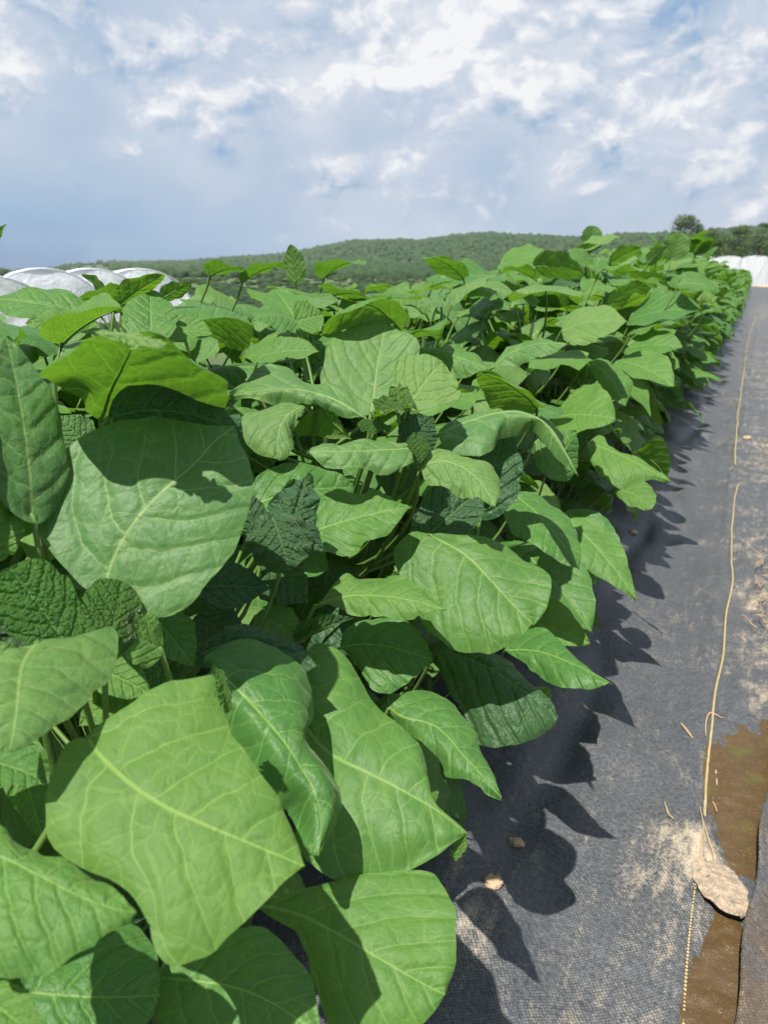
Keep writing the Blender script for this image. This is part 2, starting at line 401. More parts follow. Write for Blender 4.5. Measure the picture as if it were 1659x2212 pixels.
def fabric_material(name, wet):
    m, n = material(name)
    P = n.n('ShaderNodeTexCoord').outputs['Object']; x, y, _ = n.xyz(P)
    # diagonal weave of flat tapes
    wobv = n.v('SCALE', n.comb(n.noise(P, 5, 2), n.noise(n.v('ADD', P, (7, 3, 0)), 5, 2)), 0.03)
    x2, y2, _ = n.xyz(n.v('ADD', P, wobv))
    a = n.m('ADD', n.m('MULTIPLY', x2, 0.80), n.m('MULTIPLY', y2, 0.60)); b = n.m('SUBTRACT', n.m('MULTIPLY', y2, 0.80), n.m('MULTIPLY', x2, 0.60))
    sa = n.m('SINE', n.m('MULTIPLY', a, 2 * math.pi / 0.0050)); sb = n.m('SINE', n.m('MULTIPLY', b, 2 * math.pi / 0.0040))
    wv = n.m('MULTIPLY_ADD', n.m('MULTIPLY', sa, sb), 0.5, 0.5)
    hole = n.step(n.m('ADD', n.m('MULTIPLY', sa, 0.5), n.m('MULTIPLY', sb, 0.5)), 0.45, 0.95)
    big = n.noise(P, 3.2, 5, 0.62); mid_ = n.noise(n.v('MULTIPLY', P, (1.6, 0.8, 1)), 14, 6, 0.68); streak = n.noise(n.v('MULTIPLY', P, (9.0, 1.3, 1)), 6, 5, 0.65); fine = n.noise(P, 160, 4, 0.75); grit = n.noise(P, 420, 3, 0.7)
    dust = n.m('ADD', n.m('MULTIPLY', n.m('SUBTRACT', big, 0.5), 1.0), n.m('MULTIPLY', n.m('SUBTRACT', mid_, 0.5), 1.5))
    # silt carried along the twine side of the sheet
    silt = None
    for (px, py, rx, ry, wt) in ((0.005, 1.17, 0.06, 0.20, 0.85), (0.06, 1.175, 0.05, 0.075, 1.1), (-0.05, 1.0, 0.10, 0.22, 0.22), (-0.22, 1.04, 0.035, 0.07, 0.6), (-0.26, 0.86, 0.03, 0.06, 0.7), (-0.05, 0.76, 0.12, 0.10, 0.40),
                                 (0.13, 2.05, 0.07, 0.55, 0.75), (0.10, 3.0, 0.08, 0.6, 0.50), (0.08, 4.6, 0.11, 0.8, 0.65), (0.1, 9, 0.2, 3, 0.6), (0.05, 22, 0.35, 9, 0.7), (-0.14, 2.0, 0.05, 0.2, 0.12)):
        g = n.m('EXPONENT', n.m('MULTIPLY', n.m('ADD', n.m('POWER', n.m('DIVIDE', n.m('SUBTRACT', x, px), rx), 2.0), n.m('POWER', n.m('DIVIDE', n.m('SUBTRACT', y, py), ry), 2.0)), -1.0))
        silt = n.m('MULTIPLY_ADD', g, wt, silt if silt else 0.0)
    dust = n.m('ADD', n.m('MULTIPLY', dust, n.m('MULTIPLY_ADD', silt, 0.7, 0.75)), n.m('MULTIPLY', silt, 0.32))
    dust = n.m('ADD', dust, n.m('MULTIPLY', n.m('SUBTRACT', fine, 0.5), 1.15))
    dust = n.m('ADD', dust, n.m('MULTIPLY', n.m('SUBTRACT', n.m('MULTIPLY', wv, n.m('SUBTRACT', 1.0, hole)), 0.5), 0.42))
    dust = n.m('ADD', dust, n.m('MULTIPLY', n.m('SUBTRACT', streak, 0.5), 0.9))
    dm = n.step(dust, 0.05, 0.88)
    basec = n.mix(n.step(fine, 0.3, 0.75), (0.036, 0.039, 0.044), (0.100, 0.107, 0.118))
    basec = n.mix(n.m('MULTIPLY', hole, 0.75), basec, (0.012, 0.012, 0.014))
    basec = n.mix(n.m('MULTIPLY', n.step(grit, 0.60, 0.72), 0.45), basec, (0.34, 0.35, 0.36))
    clr = n.mix(n.m('MULTIPLY', dm, 0.85), basec, n.mix(mid_, (0.36, 0.28, 0.18), (0.50, 0.43, 0.33)))
    rough = n.m('MULTIPLY_ADD', dm, 0.3, 0.48)
    if wet:
        wm = n.step(n.m('ADD', n.noise(P, 8, 5, 0.6), n.m('MULTIPLY', n.m('SUBTRACT', y, 1.2), -0.25)), 0.35, 0.62)
        mud = n.mix(n.noise(P, 40, 5, 0.7), (0.055, 0.035, 0.018), (0.15, 0.095, 0.045))
        clr = n.mix(n.m('MULTIPLY', wm, n.step(n.m('ADD', wv, fine), 0.6, 1.3, 1.0, 0.35)), clr, mud)
        rough = n.m('SUBTRACT', rough, n.m('MULTIPLY', wm, 0.28))
    h = n.m('ADD', n.m('MULTIPLY', wv, 0.55), n.m('MULTIPLY', fine, 0.65)); h = n.m('SUBTRACT', h, n.m('MULTIPLY', hole, 0.4))
    nb = n.bump(h, 0.7, 0.0018, n.bump(n.noise(P, 26, 5, 0.6), 0.6, 0.010))
    n.out(n.principled(Base_Color=clr, Roughness=rough, Specular_IOR_Level=0.5, Normal=nb))
    return m


M_FAB = fabric_material('woven_ground_cover', False)
M_FABW = fabric_material('wet_woven_ground_cover', True)

M_SOIL, n = material('field_soil')
Pn = n.n('ShaderNodeTexCoord').outputs['Object']
gx = n.step(n.noise(Pn, 0.09, 5, 0.6), 0.30, 0.46)
soil = n.mix(n.noise(Pn, 9, 6, 0.7), (0.10, 0.065, 0.038), (0.30, 0.215, 0.135))
grs = n.mix(n.noise(Pn, 1.3, 6, 0.7), (0.035, 0.070, 0.018), (0.09, 0.13, 0.04))
n.out(n.principled(Base_Color=n.mix(gx, soil, grs), Roughness=0.9, Normal=n.bump(n.noise(Pn, 14, 7, 0.7), 0.8, 0.05)))

G = 1850.0
gnd = link('ground', mesh('ground', [(-G, -55, -0.03), (G, -55, -0.03), (G, G, -0.03), (-G, G, -0.03)], [(0, 1, 2, 3)], M_SOIL, smooth=False))
tag(gnd, kind='structure')

ys = np.concatenate([np.arange(-1.0, 3.2, 0.011), np.arange(3.2, 9, 0.05), np.arange(9, 66, 0.4)])
fab = sheet('ground_cover_fabric', np.linspace(-1.75, 0.33, 160), ys, M_FAB, lambda x, y: fabric_z(x, y))
tag(fab, kind='structure')


def edge2(y): return 0.094 + 0.076 * (y - 0.88) + 0.004 * np.sin(y * 23) + np.clip(y - 1.6, 0, 80) * -0.05 * (y < 0)
def zf2(x, y):
    d = x - edge2(y)
    return 0.014 + 0.012 * np.exp(-(d / 0.02) ** 2) + vn(x * 9, y * 7) * 0.014 + vn(x * 30, y * 22) * 0.004
ys2 = np.concatenate([np.arange(-1, 3, 0.015), np.arange(3, 66, 0.4)])
tt = np.concatenate([np.linspace(0, 0.08, 14), np.linspace(0.1, 1.4, 40)])
Xg = edge2(np.minimum(ys2, 2.6))[None, :] + tt[:, None]; Yg = np.broadcast_to(ys2[None, :], Xg.shape)
top = np.stack([Xg, Yg, zf2(Xg, Yg) + 0.004], -1)
rim = top[0].copy(); rim[:, 2] -= 0.016; rim[:, 0] += 0.003
Vf = np.concatenate([rim[None], top]).reshape(-1, 3)
fab2 = link('path_fabric', mesh('path_fabric', Vf, grid_faces(len(tt) + 1, len(ys2))[:, ::1], M_FABW, Vf[:, :2]))
tag(fab2, kind='structure')

# ------------------------------------------------------------------ small things on the fabric
M_TWINE, n = material('yellow_twine')
Pn = n.n('ShaderNodeTexCoord').outputs['Object']
n.out(n.principled(Base_Color=n.mix(n.noise(Pn, 60, 4, 0.7), (0.20, 0.155, 0.07), (0.50, 0.41, 0.21)), Roughness=0.65, Normal=n.bump(n.noise(Pn, 500, 2), 0.4, 0.001)))


def twine_path(pts, step=0.003):
    p = np.array([ground(*q) for q in pts]); seg = np.r_[0, np.cumsum(np.linalg.norm(np.diff(p, axis=0), axis=1))]
    t = np.arange(0, seg[-1], step if seg[-1] < 4 else 0.012)
    x = np.interp(t, seg, p[:, 0]); y = np.interp(t, seg, p[:, 1])
    k = np.ones(9) / 9; pad = lambda q: np.convolve(np.r_[[q[0]] * 4, q, [q[-1]] * 4], k, 'valid')
    x = pad(x); y = pad(y); x = x + vn(y * 4, y * 0 + 2.5) * 0.012
    return x, y


def rope(name, pts, rad, label, pitch=0.022, sink=0.0):
    x, y = twine_path(pts, 0.0025); z = fabric_z(x, y) + rad * 0.75 - sink
    c0 = np.stack([x, y, z], -1); t = np.r_[0, np.cumsum(np.linalg.norm(np.diff(c0, axis=0), axis=1))]
    g = Geo()
    for s_ in range(3):
        a = t / pitch * 2 * np.pi + s_ * 2.094
        c1 = c0 + rad * 0.60 * np.stack([np.cos(a), 0 * a, np.sin(a)], -1)
        g.add(*tube(c1, rad * 0.50, 6))
    o = link(name, g.build(name, M_TWINE)); tag(o, label, 'twine', None)
    return o


tw1 = rope('twine', [(1519, 1765), (1524, 1700), (1532, 1620), (1541, 1560), (1552, 1460), (1561, 1390), (1571, 1320), (1580, 1260), (1584, 1200), (1580, 1150), (1583, 1120), (1586, 1085), (1596, 1050)], 0.0029,
           'yellow twisted twine on black fabric, nearer length that dips into the mud puddle')
tw2 = rope('twine', [(1586, 1008), (1588, 960), (1591, 920), (1598, 870), (1603, 830), (1609, 790), (1612, 760), (1620, 720), (1634, 682)], 0.0045,
           'yellow twine on black fabric, farther length that runs on towards the white plastic', pitch=0.03)
# stitched yellow yarn in the sheet: the beads that show towards the lower edge of the picture
x, y = twine_path([(1480, 2225), (1484, 2150), (1489, 2080), (1496, 2000), (1502, 1930), (1508, 1860), (1514, 1800), (1517, 1775)], 0.0062)
g = Geo(); zz = fabric_z(x, y)
for i in range(len(x)):
    r = 0.0022 * (1.25 - 0.55 * min(1, max(0, (y[i] - 0.95) / 0.15)))
    dirv = np.array([0.25, 1, 0]) * 0.0024
    p0 = np.array([x[i], y[i], zz[i] + r * 0.5])
    g.add(*tube([p0 - dirv, p0 - dirv * 0.6, p0, p0 + dirv * 0.6, p0 + dirv], [r * 0.2, r * 0.8, r, r * 0.8, r * 0.2], 6))
yarn = link('stitched_yarn', g.build('stitched_yarn', M_TWINE)); tag(yarn, 'dotted line of yellow stitches in the black fabric beside the dried leaf', 'yarn')

# wet mud in the hollow between the two sheets
M_MUD, n = material('wet_mud')
Pn = n.n('ShaderNodeTexCoord').outputs['Object']
mc = n.mix(n.noise(Pn, 45, 6, 0.75), (0.040, 0.024, 0.009), (0.120, 0.074, 0.028))
mc = n.mix(n.step(n.noise(Pn, 260, 4, 0.75), 0.60, 0.70), mc, (0.32, 0.23, 0.13))
mc = n.mix(n.m('MULTIPLY', n.step(n.noise(Pn, 18, 3), 0.55, 0.7), 0.35), mc, (0.09, 0.10, 0.02))
n.out(n.principled(Base_Color=mc, Roughness=n.step(n.noise(Pn, 12, 3), 0.35, 0.65, 0.16, 0.50), Specular_IOR_Level=0.5, Normal=n.bump(n.noise(Pn, 90, 6, 0.75), 0.7, 0.004)))
M_SILT, n = material('dry_silt')
Pn = n.n('ShaderNodeTexCoord').outputs['Object']
n.out(n.principled(Base_Color=n.mix(n.step(n.noise(Pn, 300, 3, 0.7), 0.5, 0.62), (0.46, 0.36, 0.25), (0.20, 0.16, 0.12)), Roughness=0.9, Normal=n.bump(n.noise(Pn, 260, 4, 0.7), 0.7, 0.003)))


def pool(x0, x1, y0, y1, level):
    xs = np.arange(x0, x1, 0.006); ys_ = np.arange(y0, y1, 0.006); X, Y = np.meshgrid(xs, ys_, indexing='ij')
    Z = level + vn(X * 45, Y * 45) * 0.0045 + vn(X * 140, Y * 140) * 0.0030
    V = np.stack([X, Y, Z], -1).reshape(-1, 3); F = grid_faces(len(xs), len(ys_))
    fz = fabric_z(V[:, 0], V[:, 1]); keep = (V[:, 2] > fz - 0.004)[F].any(1)
    o = link('mud_puddle', mesh('mud_puddle', V, F[keep], M_MUD, V[:, :2])); tag(o, kind='structure')
pool(0.02, 0.20, 1.10, 1.80, -0.0075)
pool(0.03, 0.14, 0.74, 1.12, -0.0065)

# dried leaf caked in silt
M_DRY, n = material('dried_leaf')
uv = n.n('ShaderNodeUVMap', uv_map='UVMap').outputs[0]; U, Y, _ = n.xyz(uv); X = n.m('ABSOLUTE', n.m('SUBTRACT', U, 0.5))
s_ = n.m('FRACT', n.m('MULTIPLY', n.m('SUBTRACT', Y, n.m('MULTIPLY', X, 0.6)), 6.0))
vd = n.m('MULTIPLY', n.step(n.m('ABSOLUTE', n.m('SUBTRACT', s_, 0.5)), 0.0, 0.10), n.step(X, 0.0, 0.016)); vd = n.m('MAXIMUM', vd, n.step(n.noise(uv, 7, 3), 0.42, 0.55))
nz = n.noise(uv, 9, 6, 0.7)
dc = n.mix(n.step(nz, 0.42, 0.60), (0.22, 0.18, 0.14), (0.37, 0.28, 0.19))
dc = n.mix(n.m('MULTIPLY', n.m('SUBTRACT', 1.0, vd), n.step(n.noise(uv, 16, 3), 0.4, 0.6)), dc, (0.07, 0.06, 0.05))
n.out(n.principled(Base_Color=dc, Roughness=0.85, Normal=n.bump(n.m('ADD', n.m('MULTIPLY', vd, 0.5), n.noise(uv, 40, 5, 0.7)), 0.7, 0.0012)))
b0 = ground(1523, 1858, 0.012); t0 = ground(1600, 1980, 0.012); ax = t0 - b0; L = np.linalg.norm(ax)
V, F, UV = leaf_shape(L, L * 0.66, b0, ax, (0.05, 0, 1), (26, 19), arch=0.02, fold=(0.0, 0.0), curl=(-0.1, -0.15), wav=0.015, wf=3, cord=0.04, a=.5, b=.4, sinu=0.05, seed=91, quilt=0.005)
g = Geo().add(V, F, UV); V2 = V - np.array([0, 0, 0.0012]); g.add(V2, F[:, ::-1], UV)
dl = link('dried_leaf', g.build('dried_leaf', M_DRY)); tag(dl, 'dried grey-brown leaf caked in silt beside the dark fabric edge', 'dried leaf')
st = bez(b0, b0 + (b0 - t0) * 0.1, ground(1528, 1800, 0.012), ground(1512, 1745, 0.012), 10)
o = link('stalk', mesh('stalk', *tube(st, np.linspace(0.0022, 0.0010, 10), 6), M_DRY)); o.parent = dl

M_STRAW, n = material('dry_straw')
Pn = n.n('ShaderNodeTexCoord').outputs['Object']
n.out(n.principled(Base_Color=n.mix(n.noise(Pn, 90, 3), (0.22, 0.14, 0.08), (0.44, 0.33, 0.21)), Roughness=0.8))
def strand(name, pts, r, label, cat, grp=None, lift=0.004, rib=False):
    p = np.array([ground(*q) for q in pts]); t = np.linspace(0, 1, len(p)); tt_ = np.linspace(0, 1, 24)
    x = np.interp(tt_, t, p[:, 0]); y = np.interp(tt_, t, p[:, 1]); k = np.ones(5) / 5
    pad = lambda q: np.convolve(np.r_[[q[0]] * 2, q, [q[-1]] * 2], k, 'valid'); x = pad(x); y = pad(y)
    r = r * 0.65
    rr = r * (0.35 + 0.65 * np.sin(np.pi * np.clip(tt_ * 0.9 + 0.08, 0, 1)))
    z = np.maximum(fabric_z(x, y), np.where(x > edge2(y), zf2(x, y) + 0.004, -1)) + lift
    o = link(name, mesh(name, *tube(np.stack([x, y, z], -1), rr, 6), M_STRAW)); tag(o, label, cat, grp); return o
strand('dry_root', [(1525, 1590), (1524, 1560), (1532, 1538), (1548, 1545), (1567, 1552)], 0.0032, 'pale curled root fragment beside the yellow twine', 'root')
strand('dry_root', [(1510, 1745), (1517, 1790), (1530, 1830), (1545, 1870), (1560, 1895)], 0.0026, 'long thin brown root running from the mud to the dried leaf', 'root')
strand('straw', [(1547, 1655), (1549, 1670), (1550, 1690)], 0.004, 'short straw floating near the top of the mud puddle', 'straw', 'straw bits')
strand('straw', [(1540, 1725), (1546, 1738), (1549, 1752)], 0.003, 'bent straw bit in the middle of the mud puddle', 'straw', 'straw bits', 0.006)
strand('straw', [(1470, 1560), (1484, 1578), (1497, 1595)], 0.0045, 'tan straw flake on black fabric left of the twine', 'straw', 'straw bits')
strand('straw', [(1434, 1738), (1442, 1768), (1455, 1782)], 0.0030, 'curved tan root hair on bare black fabric', 'straw', 'straw bits')
# tangle of dead roots at the right edge
g = Geo()
for i in range(46):
    cx, cy = (rng.normal(1644, 9), rng.normal(1290, 60)) if i < 34 else (rng.normal(1648, 8), rng.normal(965, 18))
    p0 = ground(cx, cy, 0.025); a = rng.random() * 6.28; l = rng.uniform(0.03, 0.12)
    d1 = np.array([math.cos(a) * 0.4, math.sin(a), 0.1]) * l; d2 = rng.normal(0, 0.4, 3) * l; d2[2] = abs(d2[2]) * 0.3
    pts = bez(p0, p0 + d1 * 0.4 + d2 * 0.4, p0 + d1 * 0.7 - d2 * 0.3, p0 + d1, 8); pts[:, 2] = np.clip(pts[:, 2], 0.02, 0.06)
    g.add(*tube(pts, np.linspace(0.0018, 0.0007, 8), 5))
tg = link('root_tangle', g.build('root_tangle', M_STRAW)); tag(tg, 'tangle of dry tan roots at the right edge of the fabric', 'roots', kind='stuff')
M_CLOD, n = material('soil_clod')
Pn = n.n('ShaderNodeTexCoord').outputs['Object']
n.out(n.principled(Base_Color=n.mix(n.noise(Pn, 120, 5, 0.7), (0.30, 0.19, 0.11), (0.56, 0.42, 0.28)), Roughness=0.95, Normal=n.bump(n.noise(Pn, 200, 5, 0.7), 0.9, 0.004)))


def lump(r, seed, sub=2, amp=0.35, sq=(1, 1, 0.6)):
    import bmesh
    bm = bmesh.new(); bmesh.ops.create_icosphere(bm, subdivisions=sub, radius=1)
    V = np.array([v.co[:] for v in bm.verts]); F = np.array([[v.index for v in f.verts] for f in bm.faces]); bm.free()
    d = 1 + amp * (vn(V[:, 0] * 2.1 + seed * 5.3, V[:, 1] * 2.1 + V[:, 2] * 1.7) * 1.6 + vn(V[:, 0] * 5 + seed, V[:, 2] * 5 + V[:, 1] * 3) * 0.9)
    return V * d[:, None] * np.array(sq) * r, F
for i, (cx, cy, r, lb) in enumerate(((1113, 1830, 0.016, 'reddish soil clod in the fabric crease under the leaf tip'), (1062, 1945, 0.018, 'pale soil clod in the crease nearest the shaded lowest leaf'),
                                     (1365, 1165, 0.022, 'tan soil clod on fabric beyond the pointed leaves'), (1612, 950, 0.03, 'orange-brown clod right of the twine far up the fabric'))):
    p = ground(cx, cy, 0.0); p[2] = float(fabric_z(np.array([p[0]]), np.array([p[1]]))[0]) + r * 0.15
    V, F = lump(r * 0.8, i + 3, 4, 0.28, (1.1, 0.9, 0.5))
    o = link('soil_clod', mesh('soil_clod', V, F, M_CLOD), loc=p); tag(o, lb, 'soil clod', 'soil clods on the fabric')

# ------------------------------------------------------------------ crop plants
ROW_TILT = -0.012
def row_x(k, y): return (-0.53 if k == 0 else -1.06) + ROW_TILT * y
plants = []          # (row, y, Empty, stem top z, stem polyline)
Y0 = 0.02; STEP = 0.45
SEP_N = 10
ORD = ['first', 'second', 'third', 'fourth', 'fifth', 'sixth', 'seventh', 'eighth', 'ninth', 'tenth', 'eleventh', 'twelfth']
FRONT_LABEL = [
    'nearest front-row plant with broad smooth leaves filling the bottom left corner',
    'front-row plant with the large round veined leaf and glossy puckered young leaves',
    'front-row plant with an upright pale rosette at the middle of the photo',
    'front-row plant with arched pale leaves just right of the pale rosette',
    'front-row plant whose pointed leaf tips hang lowest over the black fabric',
    'front-row plant with a glowing yellow-green leaf at the fabric edge']


def stem_curve(x, y, h, lean):
    t = np.linspace(0, 1, 10); return np.stack([x + lean[0] * t ** 1.6 + 0.012 * np.sin(t * 5 + x * 9), y + lean[1] * t ** 1.6 + 0.012 * np.sin(t * 4 + y * 7), 0.02 + (h - 0.02) * t], -1)


HERO = []
def H(bx, by, bd, tx, ty, td, w, nc=(0.6, 0.4, 0), mat='leaf', **kw): HERO.append((bx, by, bd, tx, ty, td, w, nc, mat, kw))
# left foreground
H(70, 1110, .58, 12, 728, .62, 190, (.8, .3, .55), 'pale', arch=.06, fold=(.05, .1), curl=(-.5, -.6), wav=.02, a=.5, b=.5, quilt=.02)                             # left edge upright leaf
H(85, 1115, .63, 50, 890, .63, 90, (.5, .1, -.9), fold=(.5, .5), arch=.06, wav=.03, quilt=.02)
H(-40, 1190, .60, 38, 1075, .58, 140, (.9, .5, 0), arch=.05, a=.5, b=.5, quilt=.01)
H(150, 1402, .53, 20, 1226, .54, 175, (.9, .45, .1), 'young', cord=.06, arch=.06, fold=(.1, .15), curl=(-.3, -.5), a=.45, b=.30, quilt=.030, wav=.02)      # glossy young
H(225, 1420, .53, 262, 1255, .55, 140, (.9, .3, .5), 'young', cord=.04, arch=.07, fold=(.1, -.05), curl=(-.2, -.6), a=.5, b=.35, quilt=.02, wav=.03)
H(345, 1400, .56, 225, 1350, .54, 120, (.8, .5, 0), arch=.05, wav=.03, quilt=.012)
H(-40, 1640, .56, 102, 1690, .53, 130, (.6, .6, .2), arch=.06, wav=.03, quilt=.01)
H(20, 1560, .60, 95, 1820, .60, 110, (.7, .4, 0), arch=.04, quilt=.01)
H(-40, 2150, .47, 100, 2260, .45, 130, (.7, .6, 0), arch=.05)
H(150, 1990, .66, 320, 2060, .64, 130, (.8, .5, 0), 'dark', arch=.05, quilt=.01)  # dark blade here and on the next two stands for the gap's shade
H(430, 2010, .70, 600, 2120, .68, 150, (.8, .5, 0), 'dark', arch=.05, quilt=.01)
H(330, 1880, .70, 250, 2010, .68, 120, (.8, .5, 0), 'dark', arch=.05, quilt=.01)
H(330, 1330, .68, 420, 1440, .66, 110, (.7, .6, 0), arch=.05, quilt=.012)
H(200, 1440, .66, 325, 1500, .64, 110, (.7, .6, 0), arch=.05, quilt=.012)
H(350, 1450, .70, 245, 1535, .68, 100, (.7, .6, 0), arch=.05, quilt=.012)
H(430, 1330, .76, 525, 1400, .74, 100, (.7, .6, 0), 'dark', arch=.05, quilt=.012)
H(290, 1480, .67, 170, 1570, .65, 95, (.7, .6, 0), arch=.05, quilt=.012)
H(300, 1570, .74, 430, 1460, .72, 130, (.8, .5, 0), arch=.05, quilt=.012)
H(560, 1330, .80, 660, 1385, .78, 90, (.7, .6, 0), arch=.05, quilt=.012)
H(190, 960, .72, 120, 900, .72, 85, (.7, .6, 0), 'pale', arch=.05, quilt=.012)
H(120, 1000, .66, 60, 930, .68, 80, (.8, .4, 0), arch=.05, quilt=.012)
for i_, x_ in enumerate(range(380, 1180, 38)):
    q_ = random.Random(i_); dx_ = q_.choice((-1, 1)) * q_.uniform(45, 85); y_ = 655 - 0.055 * (x_ - 380) + q_.uniform(-14, 40); d_ = q_.uniform(1.45, 2.1)
    H(x_, y_, d_, x_ + dx_, y_ + q_.uniform(-12, 14), d_ - .08, q_.uniform(30, 52), (q_.choice((.4, .5, .6, -.3)), .9, q_.uniform(-.2, .2)), q_.choice(('leaf', 'pale', 'pale', 'fresh')), arch=q_.uniform(.04, .1), fold=(q_.uniform(-.2, .2), q_.uniform(-.2, .2)), curl=(-.3, -.4), wav=.03, a=.5, b=.55)
# middle foreground
H(1090, 1330, 1.32, 1275, 1390, 1.28, 120, (.7, .5, .1), arch=.06, quilt=.01)
H(1140, 1200, 1.5, 1280, 1370, 1.42, 130, (.7, .4, .3), arch=.06, quilt=.01)
H(640, 1385, .78, 765, 1335, .76, 60, (.6, .6, 0), 'dark', fold=(.7, .7), curl=(.8, .8), arch=.05, quilt=.02)
H(430, 1265, .74, 582, 1272, .74, 105, (.85, .5, 0), 'dark', arch=.05, quilt=.008)  # shade on this leaf comes from the dark blade colour
# crumpled dark shoot
H(610, 1190, .76, 660, 1030, .80, 110, (.8, .3, .3), 'dark', arch=.06, fold=(.3, .3), curl=(-.8, -.8), wav=.07, wf=4, quilt=.03, a=.5, b=.5)
H(590, 1120, .74, 625, 1235, .72, 165, (.8, .6, 0), 'dark', cord=.12, arch=.14, fold=(-.1, -.1), curl=(-.8, -.7), wav=.06, wf=4, quilt=.03, a=.4, b=.45)
H(600, 1150, .77, 700, 1190, .75, 100, (.8, .5, .2), 'dark', arch=.10, curl=(-.8, -.8), wav=.06, quilt=.03)
H(560, 1150, .78, 520, 1060, .80, 70, (.8, .3, -.2), 'dark', arch=.10, curl=(-.8, -.8), wav=.06, quilt=.03)
H(570, 1225, .80, 665, 1300, .79, 120, (.9, .4, 0), 'dark', arch=.05, wav=.05, wf=4, quilt=.02)
H(560, 1085, .92, 765, 1055, .96, 130, (.7, .7, 0), arch=.08, curl=(-.3, -.3), a=.45, b=.5, quilt=.010)
H(672, 1150, .88, 890, 1095, .88, 140, (.7, .7, 0), arch=.05, fold=(.0, .1), curl=(-.2, -.3), a=.45, b=.6, wav=.04, quilt=.008)
# centre rosette
H(820, 900, .94, 900, 880, .92, 55, (.3, 1, 0), 'young', fold=(.4, .4), wav=.08, wf=4, quilt=.02)
H(810, 905, .93, 800, 935, .90, 75, (.5, .8, 0), 'young', arch=.1, fold=(-.3, -.3), wav=.06, quilt=.02)
H(860, 895, .94, 805, 862, .97, 45, (.8, .3, 0), 'young', fold=(.3, .3), wav=.06, quilt=.02)
H(880, 960, .93, 935, 900, .95, 90, (.9, .4, 0), 'dark', arch=.06, curl=(-.5, -.5), wav=.05, wf=4, quilt=.03)
H(900, 940, .91, 910, 1000, .89, 50, (.9, .4, .3), 'young', arch=.12, curl=(-.6, -.6), wav=.06, quilt=.03)
H(1160, 880, 1.20, 1030, 805, 1.14, 70, (-.5, .8, .3), arch=.08, fold=(-.2, -.3), curl=(-.5, -.5), wav=.03, quilt=.012)
H(1040, 1110, 1.06, 1090, 925, 1.10, 130, (.9, .3, .1), 'dark', arch=.05, quilt=.01, a=.5, b=.5)  # dark blade paints the shade on this leaf and the next
H(910, 1170, .98, 1040, 1055, 1.02, 130, (.9, .3, .1), 'dark', arch=.05, quilt=.01, a=.5, b=.5)
H(855, 990, .98, 850, 1080, .97, 90, (.9, .3, 0), 'dark', arch=.05)
H(1120, 1075, 1.22, 1250, 1230, 1.14, 110, (.7, .45, .4), arch=.07, fold=(-.1, -.15), a=.5, b=.6, quilt=.008)
H(1235, 1130, 1.55, 1375, 1296, 1.48, 95, (.7, .5, .2), arch=.07, fold=(-.1, -.1), a=.55, b=.8, quilt=.006)
H(1230, 1110, 1.6, 1345, 1220, 1.55, 80, (.7, .5, .2), arch=.06)
H(1180, 1020, 1.35, 1245, 930, 1.4, 110, (.6, .3, .5), arch=.06, fold=(-.3, -.3))
# right middle
H(1345, 780, 2.1, 1455, 835, 2.0, 75, (.65, .6, .2), arch=.06, a=.5, b=.6)
H(1365, 690, 2.5, 1512, 672, 2.45, 65, (.5, .85, .1), arch=.08, a=.45, b=.6)
H(1360, 750, 2.3, 1475, 752, 2.25, 60, (.6, .75, .1), arch=.06, a=.4, b=.5)
H(1205, 900, 1.55, 1330, 905, 1.48, 120, (.65, .6, .2), arch=.06, a=.45, b=.6)
H(1160, 880, 1.3, 1205, 980, 1.25, 70, (.5, .4, .7), arch=.06, fold=(-.2, -.2))
H(910, 760, 1.35, 1055, 800, 1.3, 80, (.6, .7, .1), arch=.08, fold=(-.2, -.3), curl=(-.2, -.6), wav=.03)
H(1130, 880, 1.25, 1210, 900, 1.22, 70, (.4, .7, .4), arch=.08, fold=(-.2, -.2))
# upper silhouette
H(328, 738, .88, 325, 630, .95, 120, (.95, .2, 0), arch=.02, a=.5, b=.42, cord=.06, quilt=.008, curl=(-.2, -.2))
H(245, 668, .98, 358, 592, .92, 55, (-.5, .6, .2), arch=.06, fold=(.2, .1), a=.55, b=.6, wav=.02)
H(350, 645, 1.0, 415, 612, .98, 42, (-.6, .5, .2), arch=.05)
H(180, 680, .92, -25, 648, .96, 80, (.5, .85, .1), arch=.05, curl=(-.2, -.3), a=.5, b=.5)
H(205, 700, .88, 55, 700, .86, 62, (.6, .8, .1), arch=.04, curl=(-.2, -.3), a=.5, b=.6)
H(250, 650, 1.02, 155, 650, .98, 42, (-.4, .8, 0), arch=.06)
H(230, 640, 1.1, 178, 592, 1.05, 22, (.6, .4, .4), arch=.05)
H(135, 740, .80, 265, 665, .78, 30, (.1, .9, -.6), arch=.06, fold=(.3, .2), a=.6, b=.7)
H(395, 665, 1.05, 545, 700, .98, 62, (-.4, .85, .1), arch=.10, fold=(-.2, -.3), curl=(-.4, -.5), wav=.02)
H(360, 720, .95, 460, 720, .92, 60, (.6, .7, 0), arch=.05, wav=.03)
H(455, 595, 1.5, 532, 585, 1.42, 30, (-.4, .9, 0), arch=.08)
H(525, 608, 1.45, 628, 575, 1.42, 25, (-.2, .9, 0), arch=.10)
H(640, 610, 1.6, 628, 528, 1.6, 48, (-.8, .3, .3), arch=.02, a=.5, b=.5)
H(700, 600, 1.7, 792, 570, 1.62, 22, (.1, .9, .1), arch=.12)
H(640, 695, 1.25, 590, 625, 1.35, 90, (.8, .5, .2), arch=.05, fold=(.2, .1))
H(640, 695, 1.22, 700, 680, 1.24, 75, (.8, .5, 0), arch=.05, fold=(.2, .1))
H(630, 690, 1.2, 545, 690, 1.16, 55, (.5, .8, 0), arch=.10, fold=(-.2, -.2))
